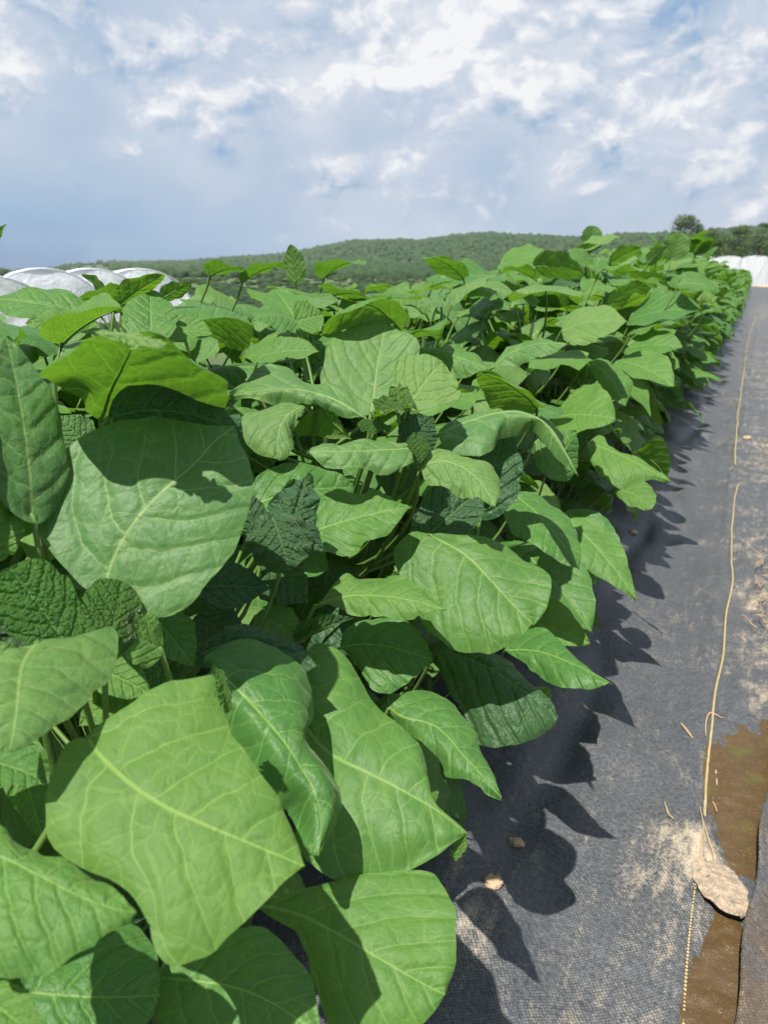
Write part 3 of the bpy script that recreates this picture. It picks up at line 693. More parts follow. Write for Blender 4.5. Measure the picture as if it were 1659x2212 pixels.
H(560, 770, 1.12, 690, 760, 1.08, 55, (.6, .8, 0), arch=.06, a=.45, b=.6)
H(1000, 600, 2.0, 912, 555, 1.9, 45, (-.5, .7, .2), arch=.10, fold=(-.2, -.2))
H(1270, 535, 3.0, 1283, 488, 3.0, 42, (.8, .3, .3), 'pale', arch=.03, a=.4, b=.35)
H(1265, 540, 2.9, 1340, 512, 2.95, 24, (.2, .9, .1), 'pale', arch=.06)
H(1225, 560, 2.9, 1300, 530, 2.9, 30, (-.5, .6, .2), arch=.06)
H(1270, 570, 2.8, 1225, 540, 2.8, 36, (.7, .6, .1), 'leaf', arch=.06)
H(1320, 565, 3.0, 1390, 535, 3.0, 34, (-.4, .7, .2), arch=.06)
H(1400, 570, 3.3, 1440, 530, 3.3, 30, (-.5, .7, .2), arch=.06)
H(1450, 560, 3.6, 1470, 503, 3.6, 56, (.85, .2, .3), 'pale', arch=.03, a=.4, b=.35)
H(-60, 560, .70, 14, 484, .68, 40, (-.4, .8, .2), arch=.05)
H(1160, 575, 2.4, 1262, 590, 2.3, 62, (-.7, .5, .2), arch=.06, a=.4, b=.4)
H(1085, 570, 2.5, 1185, 555, 2.45, 45, (.5, .85, 0), arch=.06, a=.4, b=.5)
H(1080, 600, 2.2, 930, 620, 2.1, 50, (.4, .9, 0), arch=.08, wav=.03)

hero_poly = []


def hero_mesh(h, i):
    bx, by, bd, tx, ty, td, wpx, nc, mat, kw = h
    B, T = at(bx, by, bd), at(tx, ty, td); ax = T - B; L = np.linalg.norm(ax); ax = ax / L
    mid = (B + T) / 2; tc = norm(CAMP - mid); right = np.array([math.cos(YAW), math.sin(YAW), 0])
    nn = nc[0] * tc + nc[1] * np.array([0, 0, 1.0]) + nc[2] * right
    nn = norm(nn - ax * np.dot(nn, ax)); sv = np.cross(ax, nn)
    pr, _ = project(np.stack([mid - sv * 0.01, mid + sv * 0.01, mid - ax * 0.01, mid + ax * 0.01]))
    e = pr[1] - pr[0]; aa = norm(pr[3] - pr[2]); perp = abs(e[0] * -aa[1] + e[1] * aa[0]) / 0.02
    W = min(wpx / max(perp, 1e-6), L * 2.3, 0.34)
    near = min(bd, td) < 1.25
    V, F, UV = leaf_shape(L, W, B, ax, nn, (44, 33) if near else (22, 17), seed=i * 13 + 5, seedrnd=(i * 0.37) % 1, **kw)
    return V, F, UV, B, ax, mat, (i * 0.37) % 1


# the leaves that show largest, with their own outlines: midrib, left and right edge (base to tip, seen from the blade's upper side), distances of base and tip
HOUT = []
def HO(mid, left, right, bd, td, nc=(0.7, 0.5, 0), mat='leaf', **kw): HOUT.append((mid, left, right, bd, td, nc, mat, kw))
HO([(222, 1275), (252, 1191), (299, 1119), (360, 1058), (424, 1004), (468, 950), (508, 920)],
   [(205, 1281), (180, 1274), (144, 1234), (101, 1180), (79, 1151), (72, 1100), (77, 1051), (86, 1019), (119, 990), (144, 961), (173, 936), (223, 916), (290, 900), (330, 893), (388, 910), (450, 918)],
   [(250, 1300), (300, 1325), (363, 1337), (396, 1317), (432, 1292), (442, 1266), (500, 1205), (523, 1155), (543, 1087), (550, 1044), (540, 1001), (518, 954)], .57, .60, (.85, .35, -.1), 'pale', arch=.03, cup=-.06, wav=.008, quilt=.011)
HO([(219, 912), (234, 864), (259, 824), (284, 778), (293, 749), (300, 722)],
   [(300, 915), (400, 905), (475, 870), (485, 853), (498, 803), (478, 767), (442, 742), (396, 724), (363, 720), (335, 722)],
   [(190, 895), (183, 871), (187, 840), (133, 831), (108, 824), (92, 799), (85, 770), (94, 745), (119, 727), (162, 718), (201, 713), (245, 714)], .70, .53, (-.9, .55, 0), arch=.05, cup=-.22, wav=.03, quilt=.022)
HO([(203, 716), (250, 722), (300, 731), (362, 742)], [(225, 712), (280, 716), (330, 722)], [(235, 728), (290, 745), (330, 750), (355, 748)], .525, .515, (.5, .9, 0), 'pale', arch=.02, flap=True)
HO([(234, 902), (330, 885), (430, 897), (526, 940)], [(237, 871), (259, 835), (309, 806), (324, 785), (345, 783), (378, 788), (399, 810), (432, 832), (450, 860), (471, 875), (503, 882), (521, 900)],
   [(260, 925), (330, 945), (420, 955), (490, 955)], .625, .615, (.9, .2, 0), 'dark', arch=.04, cup=-.12, wav=.03, quilt=.022)  # overhung leaf, its shade put into the dark blade
HO([(80, 1388), (50, 1432), (38, 1475), (32, 1560), (20, 1625)], [(122, 1374), (201, 1367), (234, 1349), (252, 1353), (264, 1375), (259, 1414), (230, 1461), (180, 1522), (119, 1568), (72, 1601)],
   [(54, 1396), (0, 1403), (-50, 1420), (-90, 1470), (-80, 1550), (-40, 1610)], .51, .45, (.75, .5, .2), 'pale', arch=.06, cup=-.14, wav=.01, quilt=.008)
HO([(190, 1592), (213, 1635), (321, 1737), (456, 1798), (555, 1835), (658, 1872)],
   [(205, 1572), (259, 1536), (299, 1504), (349, 1486), (381, 1471), (421, 1459), (464, 1443), (471, 1504), (484, 1551), (511, 1605), (540, 1648), (575, 1692), (612, 1740), (642, 1815)],
   [(151, 1597), (129, 1622), (104, 1702), (93, 1768), (105, 1817), (136, 1848), (203, 1879), (253, 1903), (302, 1953), (327, 1996), (333, 2051), (351, 2073), (388, 2088), (456, 2051), (530, 1990), (567, 1953), (612, 1914)],
   .50, .46, (.75, .55, 0), 'fresh', arch=.05, cup=-.10, wav=.014, quilt=.007)
HO([(468, 1442), (483, 1470), (497, 1505), (500, 1535)], [(485, 1455), (505, 1500)], [(466, 1470), (478, 1520), (488, 1545)], .515, .525, (-.6, .3, .8), arch=.03, flap=True)
HO([(-60, 1830), (12, 1857), (92, 1903), (173, 1946), (247, 1968), (294, 1970)], [(-40, 1770), (0, 1774), (31, 1811), (74, 1835), (148, 1854), (203, 1891), (259, 1928)],
   [(-70, 1900), (-60, 2080), (0, 2107), (62, 2094), (92, 2104), (185, 2045), (216, 2020), (271, 1996)], .47, .44, (.65, .65, 0), 'leaf', arch=.05, cup=-.12, wav=.014, quilt=.008)
HO([(50, 2142), (120, 2155), (220, 2165), (347, 2150)], [(40, 2100), (120, 2050), (220, 2005), (290, 1990), (335, 2035), (347, 2090)], [(60, 2200), (150, 2270), (250, 2265), (325, 2205)], .57, .57, (.6, .65, 0), arch=.06, cup=-.12, wav=.03, quilt=.014)
HO([(345, 2112), (430, 2125), (520, 2140), (600, 2175), (692, 2240)], [(360, 2060), (400, 2030), (470, 2010), (560, 2000), (620, 2040), (665, 2090), (682, 2150)], [(340, 2180), (360, 2260), (450, 2300), (600, 2300)], .60, .57, (.8, .5, 0), arch=.05, cup=-.1, quilt=.012)
HO([(555, 1955), (640, 1975), (720, 2015), (800, 2065), (880, 2110), (962, 2150)], [(620, 1930), (700, 1900), (790, 1895), (865, 1872), (920, 1868), (958, 1905), (980, 1955), (987, 2020), (982, 2090)],
   [(600, 1990), (650, 2020), (660, 2060), (672, 2110), (690, 2160), (710, 2215), (790, 2262), (870, 2240), (930, 2195)], .68, .65, (.85, .4, .1), arch=.04, cup=-.12, wav=.02, quilt=.014)
HO([(462, 1440), (520, 1500), (580, 1575), (650, 1670), (695, 1755), (688, 1850)], [(430, 1400), (500, 1352), (560, 1358), (598, 1374), (662, 1407), (688, 1454), (690, 1504), (668, 1560), (713, 1630), (750, 1698), (740, 1760)],
   [(430, 1470), (470, 1550), (511, 1608), (545, 1680), (590, 1712), (640, 1722), (655, 1790), (666, 1855)], .64, .585, (.6, .6, .15), arch=.05, cup=-.32, wav=.035, quilt=.020)
HO([(650, 1555), (700, 1625), (745, 1658), (799, 1684), (871, 1720), (943, 1756), (1010, 1800)], [(655, 1450), (675, 1398), (709, 1394), (749, 1414), (770, 1443), (796, 1493), (824, 1522), (853, 1547), (882, 1576), (911, 1623), (922, 1662), (929, 1728), (979, 1766)],
   [(625, 1620), (625, 1750), (650, 1850), (700, 1890), (770, 1905), (830, 1913), (880, 1885), (945, 1848)], .74, .69, (.75, .5, .1), arch=.06, cup=-.14, wav=.025, quilt=.016)
HO([(1006, 1796), (1004, 1830), (985, 1862)], [(1010, 1815), (1000, 1850)], [(990, 1812), (968, 1845)], .69, .70, (-.7, .4, .2), flap=True)
HO([(840, 1530), (871, 1556), (925, 1572), (965, 1601), (993, 1640), (1044, 1687), (1083, 1724)], [(871, 1507), (900, 1486), (943, 1479), (975, 1504), (993, 1540), (1026, 1576), (1044, 1630), (1069, 1691)],
   [(864, 1560), (889, 1583), (918, 1612), (943, 1630), (965, 1673), (1015, 1691), (1051, 1712)], .86, .80, (.7, .5, .3), arch=.07, cup=-.16, wav=.02, quilt=.012)
HO([(940, 1403), (1000, 1425), (1060, 1460), (1120, 1500), (1206, 1549)], [(960, 1395), (1010, 1393), (1060, 1400), (1110, 1430), (1160, 1480), (1195, 1520)],
   [(945, 1440), (965, 1480), (1000, 1540), (1030, 1595), (1060, 1612), (1110, 1610), (1165, 1590), (1200, 1567)], .98, .94, (.65, .6, 0), 'dark', arch=.10, cup=-.25, wav=.025, quilt=.020)  # cupped leaf, shaded by its darker blade colour
HO([(1090, 1405), (1160, 1410), (1240, 1440), (1322, 1476)], [(1105, 1375), (1150, 1352), (1195, 1365), (1240, 1415), (1280, 1452)], [(1130, 1432), (1175, 1465), (1210, 1488), (1270, 1490)], 1.20, 1.12, (.7, .55, .1), arch=.05, cup=-.1, quilt=.008)
HO([(925, 1156), (968, 1180), (1008, 1203), (1054, 1252), (1108, 1310), (1152, 1350)], [(961, 1147), (1010, 1158), (1060, 1163), (1110, 1183), (1160, 1213), (1193, 1243), (1190, 1290), (1172, 1328)],
   [(904, 1142), (875, 1155), (851, 1190), (855, 1225), (889, 1284), (907, 1338), (943, 1374), (979, 1396), (1004, 1407), (1033, 1400), (1062, 1407), (1100, 1392), (1130, 1372)], .92, .86, (.8, .5, .1), 'fresh', arch=.04, cup=-.13, wav=.02, quilt=.018)
HO([(679, 1310), (740, 1295), (820, 1297), (900, 1308), (965, 1318)], [(706, 1284), (727, 1263), (749, 1243), (763, 1252), (796, 1243), (835, 1241), (871, 1248), (903, 1266), (936, 1292)],
   [(734, 1317), (770, 1328), (817, 1337), (889, 1333), (943, 1325)], .83, .80, (.5, .85, 0), 'fresh', arch=.06, cup=-.10, wav=.02, quilt=.014)
HO([(733, 1400), (777, 1392), (840, 1400), (907, 1417), (935, 1429)], [(742, 1367), (777, 1338), (835, 1331), (878, 1338), (907, 1367), (928, 1402)], [(759, 1418), (774, 1443), (799, 1489), (831, 1500), (864, 1489), (907, 1453)], .90, .88, (.85, .45, 0), arch=.05, cup=-.1, quilt=.012)
HO([(800, 897), (808, 853), (813, 799), (824, 745), (835, 697)], [(760, 905), (700, 860), (688, 828), (706, 763), (713, 734), (735, 713), (778, 698), (817, 691)], [(830, 895), (850, 853), (889, 790), (912, 760), (893, 724), (862, 714), (850, 700)], 1.02, 1.12, (.85, .3, 0), 'pale', arch=-.01, cup=.06, wav=.015, quilt=.010)
HO([(878, 885), (900, 852), (925, 817), (945, 795), (958, 781)], [(850, 862), (835, 824), (857, 785), (868, 774), (907, 767), (943, 776)], [(900, 895), (929, 893), (994, 864), (995, 846), (986, 842), (988, 828), (975, 806), (965, 788)], .97, 1.02, (.85, .35, -.1), 'pale', cup=.05, wav=.025, quilt=.012)
HO([(788, 902), (752, 885), (700, 862), (640, 853), (570, 850), (496, 858)], [(745, 895), (724, 882), (673, 873), (619, 867), (565, 869), (520, 863)], [(770, 870), (756, 853), (706, 832), (666, 824), (644, 808), (634, 788), (594, 786), (558, 788), (533, 813)], .96, .98, (.5, .85, .15), 'pale', arch=.05, cup=-.12, wav=.025, quilt=.010)
HO([(677, 871), (640, 890), (600, 930), (600, 993)], [(645, 908), (630, 940), (638, 965), (620, 990)], [(640, 867), (583, 870), (525, 893), (520, 930), (540, 965), (575, 988)], .99, .93, (.6, .75, .1), 'pale', arch=.10, cup=-.2, wav=.03, quilt=.018)
HO([(690, 872), (705, 900), (730, 928), (758, 948)], [(650, 905), (632, 938), (700, 944)], [(715, 876), (738, 914)], .985, .97, (-.7, .5, .3), arch=.05, cup=-.1, quilt=.016)
HO([(893, 968), (846, 978), (790, 984), (725, 985), (663, 977)], [(893, 993), (885, 1008), (846, 1022), (817, 1018), (806, 1008), (763, 1011), (724, 1011), (691, 997)], [(885, 957), (857, 954), (835, 945), (810, 948), (770, 946), (734, 948), (706, 957), (675, 966)], .90, .87, (.55, .8, 0), 'pale', arch=.05, cup=-.12, wav=.03, quilt=.020)
HO([(911, 1008), (955, 1000), (1000, 1018), (1040, 1050), (1069, 1095)], [(936, 976), (983, 974), (1015, 990), (1051, 1000), (1076, 1011), (1084, 1040), (1080, 1066)], [(914, 1030), (929, 1037), (961, 1051), (1008, 1073), (1044, 1088)], .90, .86, (.65, .7, .1), 'pale', arch=.07, cup=-.16, wav=.03, quilt=.020)
HO([(947, 938), (1000, 925), (1060, 912), (1120, 908), (1180, 930), (1215, 980), (1249, 1027)], [(975, 911), (1015, 893), (1051, 885), (1087, 895), (1134, 896), (1181, 908), (1206, 934), (1222, 970)],
   [(950, 954), (979, 975), (1015, 983), (1044, 990), (1069, 968), (1073, 943), (1105, 930), (1149, 918), (1170, 940), (1206, 985)], 1.04, .99, (.5, .8, .2), 'pale', arch=.08, cup=-.22, wav=.02, quilt=.014)
HO([(868, 722), (840, 690), (800, 668), (750, 680), (694, 726)], [(887, 684), (878, 666), (853, 646), (824, 643), (799, 645), (763, 655), (727, 673), (702, 697)], [(862, 702), (817, 692), (778, 695), (742, 708), (715, 728)], 1.2, 1.13, (-.5, .8, 0), arch=.08, cup=-.2, wav=.015, quilt=.02)
HO([(1212, 715), (1270, 700), (1310, 697), (1356, 695)], [(1220, 681), (1249, 663), (1296, 653), (1314, 659), (1334, 674)], [(1222, 744), (1253, 748), (1296, 735), (1332, 713)], 1.75, 1.7, (.6, .75, .1), 'pale', arch=.05, cup=-.1, quilt=.008)
HO([(1055, 802), (1100, 770), (1160, 750), (1232, 744)], [(1084, 764), (1116, 739), (1156, 731), (1199, 736)], [(1076, 797), (1105, 786), (1148, 782), (1181, 768), (1220, 757)], 1.45, 1.42, (.5, .85, 0), 'pale', arch=.06, cup=-.12, wav=.02)
HO([(1267, 778), (1300, 800), (1330, 835), (1351, 877)], [(1307, 772), (1343, 798), (1364, 816), (1368, 835)], [(1285, 814), (1307, 846), (1335, 873)], 1.85, 1.78, (.75, .5, .1), arch=.05, cup=-.1)
HO([(1267, 955), (1310, 975), (1370, 1005), (1448, 1040)], [(1300, 936), (1321, 970), (1386, 990), (1420, 1012)], [(1278, 1001), (1296, 1030), (1343, 1052), (1361, 1041), (1408, 1034)], 1.75, 1.66, (.65, .6, .2), arch=.05, cup=-.12)
HO([(1371, 976), (1400, 990), (1425, 1015), (1441, 1045)], [(1386, 990), (1415, 1037)], [(1398, 962), (1415, 936), (1436, 947), (1446, 972), (1448, 1010)], 1.95, 1.9, (-.6, .6, .3), arch=.04, cup=-.08)
HO([(1327, 1063), (1350, 1062), (1385, 1078), (1409, 1099)], [(1346, 1051), (1375, 1032), (1404, 1044), (1422, 1080)], [(1350, 1088), (1375, 1102)], 1.85, 1.8, (.75, .6, .1), 'fresh', arch=.05, cup=-.1)
HO([(412, 1425), (480, 1395), (560, 1390), (690, 1440)], [(440, 1385), (500, 1350), (560, 1352), (640, 1385)], [(450, 1450), (560, 1460), (650, 1455)], .70, .68, (.6, .7, 0), 'dark', arch=.05, cup=-.1, quilt=.02)  # dark blade carries the shade on this leaf


def resample(p, n, sm=2):
    p = np.asarray(p, float)
    for _ in range(sm):      # corner cutting keeps the outline supple
        q = np.empty((2 * len(p), 2)); q[0] = p[0]; q[-1] = p[-1]; q[1:-1:2] = 0.75 * p[:-1] + 0.25 * p[1:]; q[2:-1:2] = 0.25 * p[:-1] + 0.75 * p[1:]; p = q
    s_ = np.r_[0, np.cumsum(np.linalg.norm(np.diff(p, axis=0), axis=1))]; t = np.linspace(0, s_[-1], n)
    return np.stack([np.interp(t, s_, p[:, 0]), np.interp(t, s_, p[:, 1])], -1)


def outline_leaf(h, i):
    mid, left, right, bd, td, nc, mat, kw = h
    arch, cup, wav, quilt = kw.get('arch', .03), kw.get('cup', -.08), kw.get('wav', .015) * 1.5, kw.get('quilt', .01)
    nu, nv = 44, 33; B, T = at(*mid[0], bd), at(*mid[-1], td); ax = norm(T - B); L = np.linalg.norm(T - B); m0 = (B + T) / 2
    tc = norm(CAMP - m0); rt = np.array([math.cos(YAW), math.sin(YAW), 0]); nn = nc[0] * tc + nc[1] * np.array([0, 0, 1.0]) + nc[2] * rt
    nn = norm(nn - ax * np.dot(nn, ax)); dm = (bd + td) / 2
    Mp = resample(mid, nu); Lp = resample([mid[0]] + left + [mid[-1]], nu, 1); Rp = resample([mid[0]] + right + [mid[-1]], nu, 1)
    u = np.linspace(0, 1, nu); v = np.linspace(-1, 1, nv); jit = lambda k: np.stack([vn(u * 19 + i * 7 + k, u * 0 + k), vn(u * 19 + i * 3 + k, u * 0 + 5 + k)], -1) * 7 * (np.sin(np.pi * u) ** 0.5)[:, None]
    Lp = Lp + jit(1) * (0.9 / dm) ; Rp = Rp + jit(9) * (0.9 / dm)
    E_ = np.where((v < 0)[None, :, None], Lp[:, None], Rp[:, None]); av = np.abs(v)[None, :, None]; px = Mp[:, None] * (1 - av) + E_ * av
    rays = np.array([[ray(*q) for q in row] for row in px]); den_ = rays @ nn; num = np.dot(m0 - CAMP, nn)
    den_ = np.where(np.abs(den_) < 0.12, 0.12 * np.sign(np.dot(-tc, nn) or 1), den_)
    lin = bd + (td - bd) * u[:, None]; d = num / den_; lim = 0.10; d = lin + lim * np.tanh((d - lin) / lim)
    P = CAMP + rays * d[..., None]; M3 = P[:, nv // 2][:, None]
    arc = np.linalg.norm(P - M3, axis=-1); side = np.sign(v)[None]; xl = side * arc / L * min(1.0, 0.95 * L / (2 * arc.max())); Uu = np.broadcast_to(u[:, None], xl.shape); Vv = np.broadcast_to(v[None], xl.shape)
    z = arch * L * 4 * Uu * (1 - Uu) + cup * L * np.abs(Vv) ** 2 * np.sin(np.pi * np.clip(Uu, 0, 1)) * 0.6
    z = z + wav * L * (np.sin(Uu * 15 + i + side * 1.3) * np.abs(Vv) ** 2 * 0.8 + vn(Uu * 3.3 + i * 7.13, Vv * 1.9 + i * 3.7) * 2 * np.abs(Vv))
    rv = (i * 0.37 + 0.11) % 1
    s_ = Uu - 0.78 * np.abs(xl) - 0.75 * xl ** 2 + side * 0.03 + rv * 0.3; p = np.abs((s_ * 5.6) % 1 - 0.5) / 5.6
    t = np.clip(p / 0.05, 0, 1); t = t * t * (3 - 2 * t); m = np.clip(np.abs(xl) / 0.07, 0, 1)
    z = z + quilt * L * (t * m * 0.22 + vn(xl * 13 + i, Uu * 13) * 0.6 + vn(xl * 6 + i, Uu * 6 + 3) * 0.9) * np.clip((1 - np.abs(Vv)) * 4, 0, 1)
    P = P + z[..., None] * nn
    UV = np.stack([xl + 0.5, Uu], -1)
    return P.reshape(-1, 3), grid_faces(nu, nv)[:, ::-1], UV.reshape(-1, 2), P[0, nv // 2], ax, mat, (-rv if kw.get('flap') else rv)


# skyline and fabric-side limits of the foliage, for the leaves that fill in between
SKYL = np.array([(-400, 655), (0, 648), (150, 640), (330, 625), (420, 635), (500, 620), (650, 605), (760, 608), (900, 600), (1000, 580), (1150, 560), (1280, 535), (1400, 545), (1500, 552), (1560, 580), (1610, 650), (1660, 700), (3000, 700)], float)
EDGE = np.array([(560, 1600), (640, 1580), (720, 1520), (900, 1440), (1040, 1430), (1100, 1400), (1290, 1330), (1480, 1270), (1600, 1180), (1725, 1040), (1900, 970), (2212, 955), (4000, 955)], float)


def inside(poly, pts):
    x, y = pts[:, 0][:, None], pts[:, 1][:, None]; x0, y0 = poly[:, 0][None], poly[:, 1][None]
    x1, y1 = np.roll(x0, -1, 1), np.roll(y0, -1, 1); cr = (y0 > y) != (y1 > y)
    xi = (x1 - x0) * (y - y0) / np.where(np.abs(y1 - y0) < 1e-9, 1e-9, y1 - y0) + x0
    return (np.sum(cr & (x < xi), 1) % 2) == 1


def allowed(V):
    if V[:, 0].max() > -0.36 and V[:, 1].min() < 0.70 and V[:, 1].mean() < 0.8: return False
    p, z = project(V)
    if z.min() < 0.30 and np.any((z < 0.30) & (z > -0.05)): 
        return False
    if np.linalg.norm(V - CAMP, axis=1).min() < 0.30: return False
    vis = (z > 0.05) & (p[:, 0] > -60) & (p[:, 0] < 1720) & (p[:, 1] < 2300)
    if not vis.any(): return not (V[:, 1].mean() < 0.5 and V[:, 2].mean() > 0.5)
    q = p[vis]; d = np.linalg.norm(V[vis] - CAMP, axis=1)
    if np.any(q[:, 1] < np.interp(q[:, 0], SKYL[:, 0], SKYL[:, 1])): return False
    if np.any(q[:, 0] > np.interp(q[:, 1], EDGE[:, 0], EDGE[:, 1])): return False
    for poly, bb, dm in hero_poly:
        k = (q[:, 0] > bb[0]) & (q[:, 0] < bb[2]) & (q[:, 1] > bb[1]) & (q[:, 1] < bb[3]) & (d < dm + 0.035)
        if k.any() and inside(poly, q[k]).any(): return False
    return True


heroes = [outline_leaf(h, i) for i, h in enumerate(HOUT)] + [hero_mesh(h, i) for i, h in enumerate(HERO)]
for (V, F, UV, B, ax, mat, rv) in heroes:
    nu = 44 if len(V) == 44 * 33 else 22; nv = len(V) // nu; gv = V.reshape(nu, nv, 3)
    outl = np.concatenate([gv[:, 0], gv[::-1, -1]]); p, _ = project(outl)
    c0 = p.mean(0); p = c0 + (p - c0) * 0.93
    hero_poly.append((p, (p[:, 0].min(), p[:, 1].min(), p[:, 0].max(), p[:, 1].max()), np.linalg.norm(V - CAMP, axis=1).mean()))


def leaf_specs(x, y, h, count, seed, spread=0.30, size=(0.115, 0.205)):
    """attachment, axis, normal, size of the ordinary leaves of one plant"""
    g = np.random.default_rng(seed); out = []
    for i in range(count):
        t = (i + 0.5) / count; t = t ** 0.75
        z = h * (0.20 + 0.76 * t); az = i * 2.39996 + g.normal(0, 0.35)
        rad = spread * (0.40 + 0.6 * (1 - abs(t - 0.45) * 1.3)) * g.uniform(0.25, 0.85)
        base = np.array([x + rad * math.cos(az), y + rad * math.sin(az), z + g.normal(0, 0.03)])
        el = -0.75 + 1.05 * t + g.normal(0, 0.28)
        ax = np.array([math.cos(az) * math.cos(el), math.sin(az) * math.cos(el), math.sin(el)])
        L = size[0] + (size[1] - size[0]) * (1 - abs(t - 0.4)) * g.uniform(0.7, 1.05)
        nn = np.array([math.cos(az) * 0.4 + g.normal(0, 0.28), math.sin(az) * 0.4 + g.normal(0, 0.28), 1.0])
        kw = dict(arch=g.uniform(0.03, 0.12), tipd=-g.uniform(0, 0.25), fold=tuple(g.uniform(-0.4, 0.3, 2)), curl=tuple(g.uniform(-1.0, 0.3, 2)),
                  wav=g.uniform(0.015, 0.06), wf=g.uniform(1.6, 3.4), a=g.uniform(0.45, 0.65), b=g.uniform(0.5, 0.8), cord=g.uniform(0, 0.1), twist=g.normal(0, 0.25), bend=g.normal(0, 0.06))
        out.append((base, ax, nn, L, L * g.uniform(0.62, 0.88), kw, z, g.random()))
    return out


def petiole(B, ax, S):
    d = np.linalg.norm(S - B); c1 = B - ax * min(0.04, d * 0.3) - np.array([0, 0, 0.30 * d])
    c2 = np.array([*(S[:2] + 0.35 * (B - S)[:2]), S[2] + 0.01])
    return bez(B, c1, c2, S, 11)


def stem_at(curve, z):
    z = np.clip(z, curve[0, 2], curve[-1, 2]); return np.array([np.interp(z, curve[:, 2], curve[:, k]) for k in range(3)])


def plant_height(k, y):
    if k == 0: return 0.86 if y < 1.3 else (0.93 if y < 2.3 else 1.02)
    return 0.90 if y < 1.0 else (0.97 if y < 2.4 else 1.02)


total_sep = 0
for k in (0, 1):
    for i in range(SEP_N):
        y = Y0 + i * STEP + (0.2 if k else 0) + rng.normal(0, 0.03); x = row_x(k, y) + rng.normal(0, 0.02); h = plant_height(k, y)
        root = bpy.data.objects.new('leafy_crop_plant', None); COL.objects.link(root); root.location = (x, y, 0)
        root.empty_display_size = 0.1
        if k == 0: lb = FRONT_LABEL[i] if i < len(FRONT_LABEL) else f'leafy crop plant of the front row, {ORD[i]} counting away from the camera'
        else: lb = f'leafy crop plant of the back row, {ORD[i]} counting away from the camera'
        tag(root, lb, 'crop plant', 'crop plants in the front row' if k == 0 else 'crop plants in the back row')
        plants.append(dict(k=k, x=x, y=y, h=h, root=root, curve=stem_curve(x, y, h * 0.92, (rng.normal(0, .03), rng.normal(0, .03))), n=0, i=i))


def add_leaf(pl, V, F, UV, B, ax, mat, rv, stalk_r=0.0021):
    o0 = np.array([pl['x'], pl['y'], 0]); flap = rv < 0; rv = abs(rv)
    me = mesh('leaf', V - o0, F, LM[mat], UV, np.full(len(V), rv)); o = link('leaf', me, pl['root'])
    if flap: pl['n'] += 1; return o
    S = stem_at(pl['curve'], B[2] - 0.09 - 0.6 * np.hypot(B[0] - pl['x'], B[1] - pl['y']))
    pts = petiole(B, ax, S)
    # the stalk runs on under the blade as the raised midrib
    nv = 33 if len(V) == 44 * 33 else (17 if len(V) == 22 * 17 else 9); gm = V.reshape(-1, nv, 3)[:, nv // 2]
    gv = V.reshape(-1, nv, 3); nloc = np.cross(gv[:, nv // 2 + 1] - gm, np.gradient(gm, axis=0)); nloc /= np.linalg.norm(nloc, axis=1)[:, None] + 1e-12
    k1 = int(len(gm) * 0.8); rib = gm[1:k1] - nloc[1:k1] * (stalk_r * np.linspace(0.9, 0.3, k1 - 1))[:, None]
    allp = np.concatenate([pts[::-1], rib]); rr = np.concatenate([np.linspace(stalk_r * 1.5, stalk_r, len(pts)), np.linspace(stalk_r * 0.75, stalk_r * 0.18, len(rib))])
    st_ = link('leaf_stalk', mesh('leaf_stalk', *tube(allp - o0, rr, 6), M_STALK), o)
    pl['n'] += 1
    return o


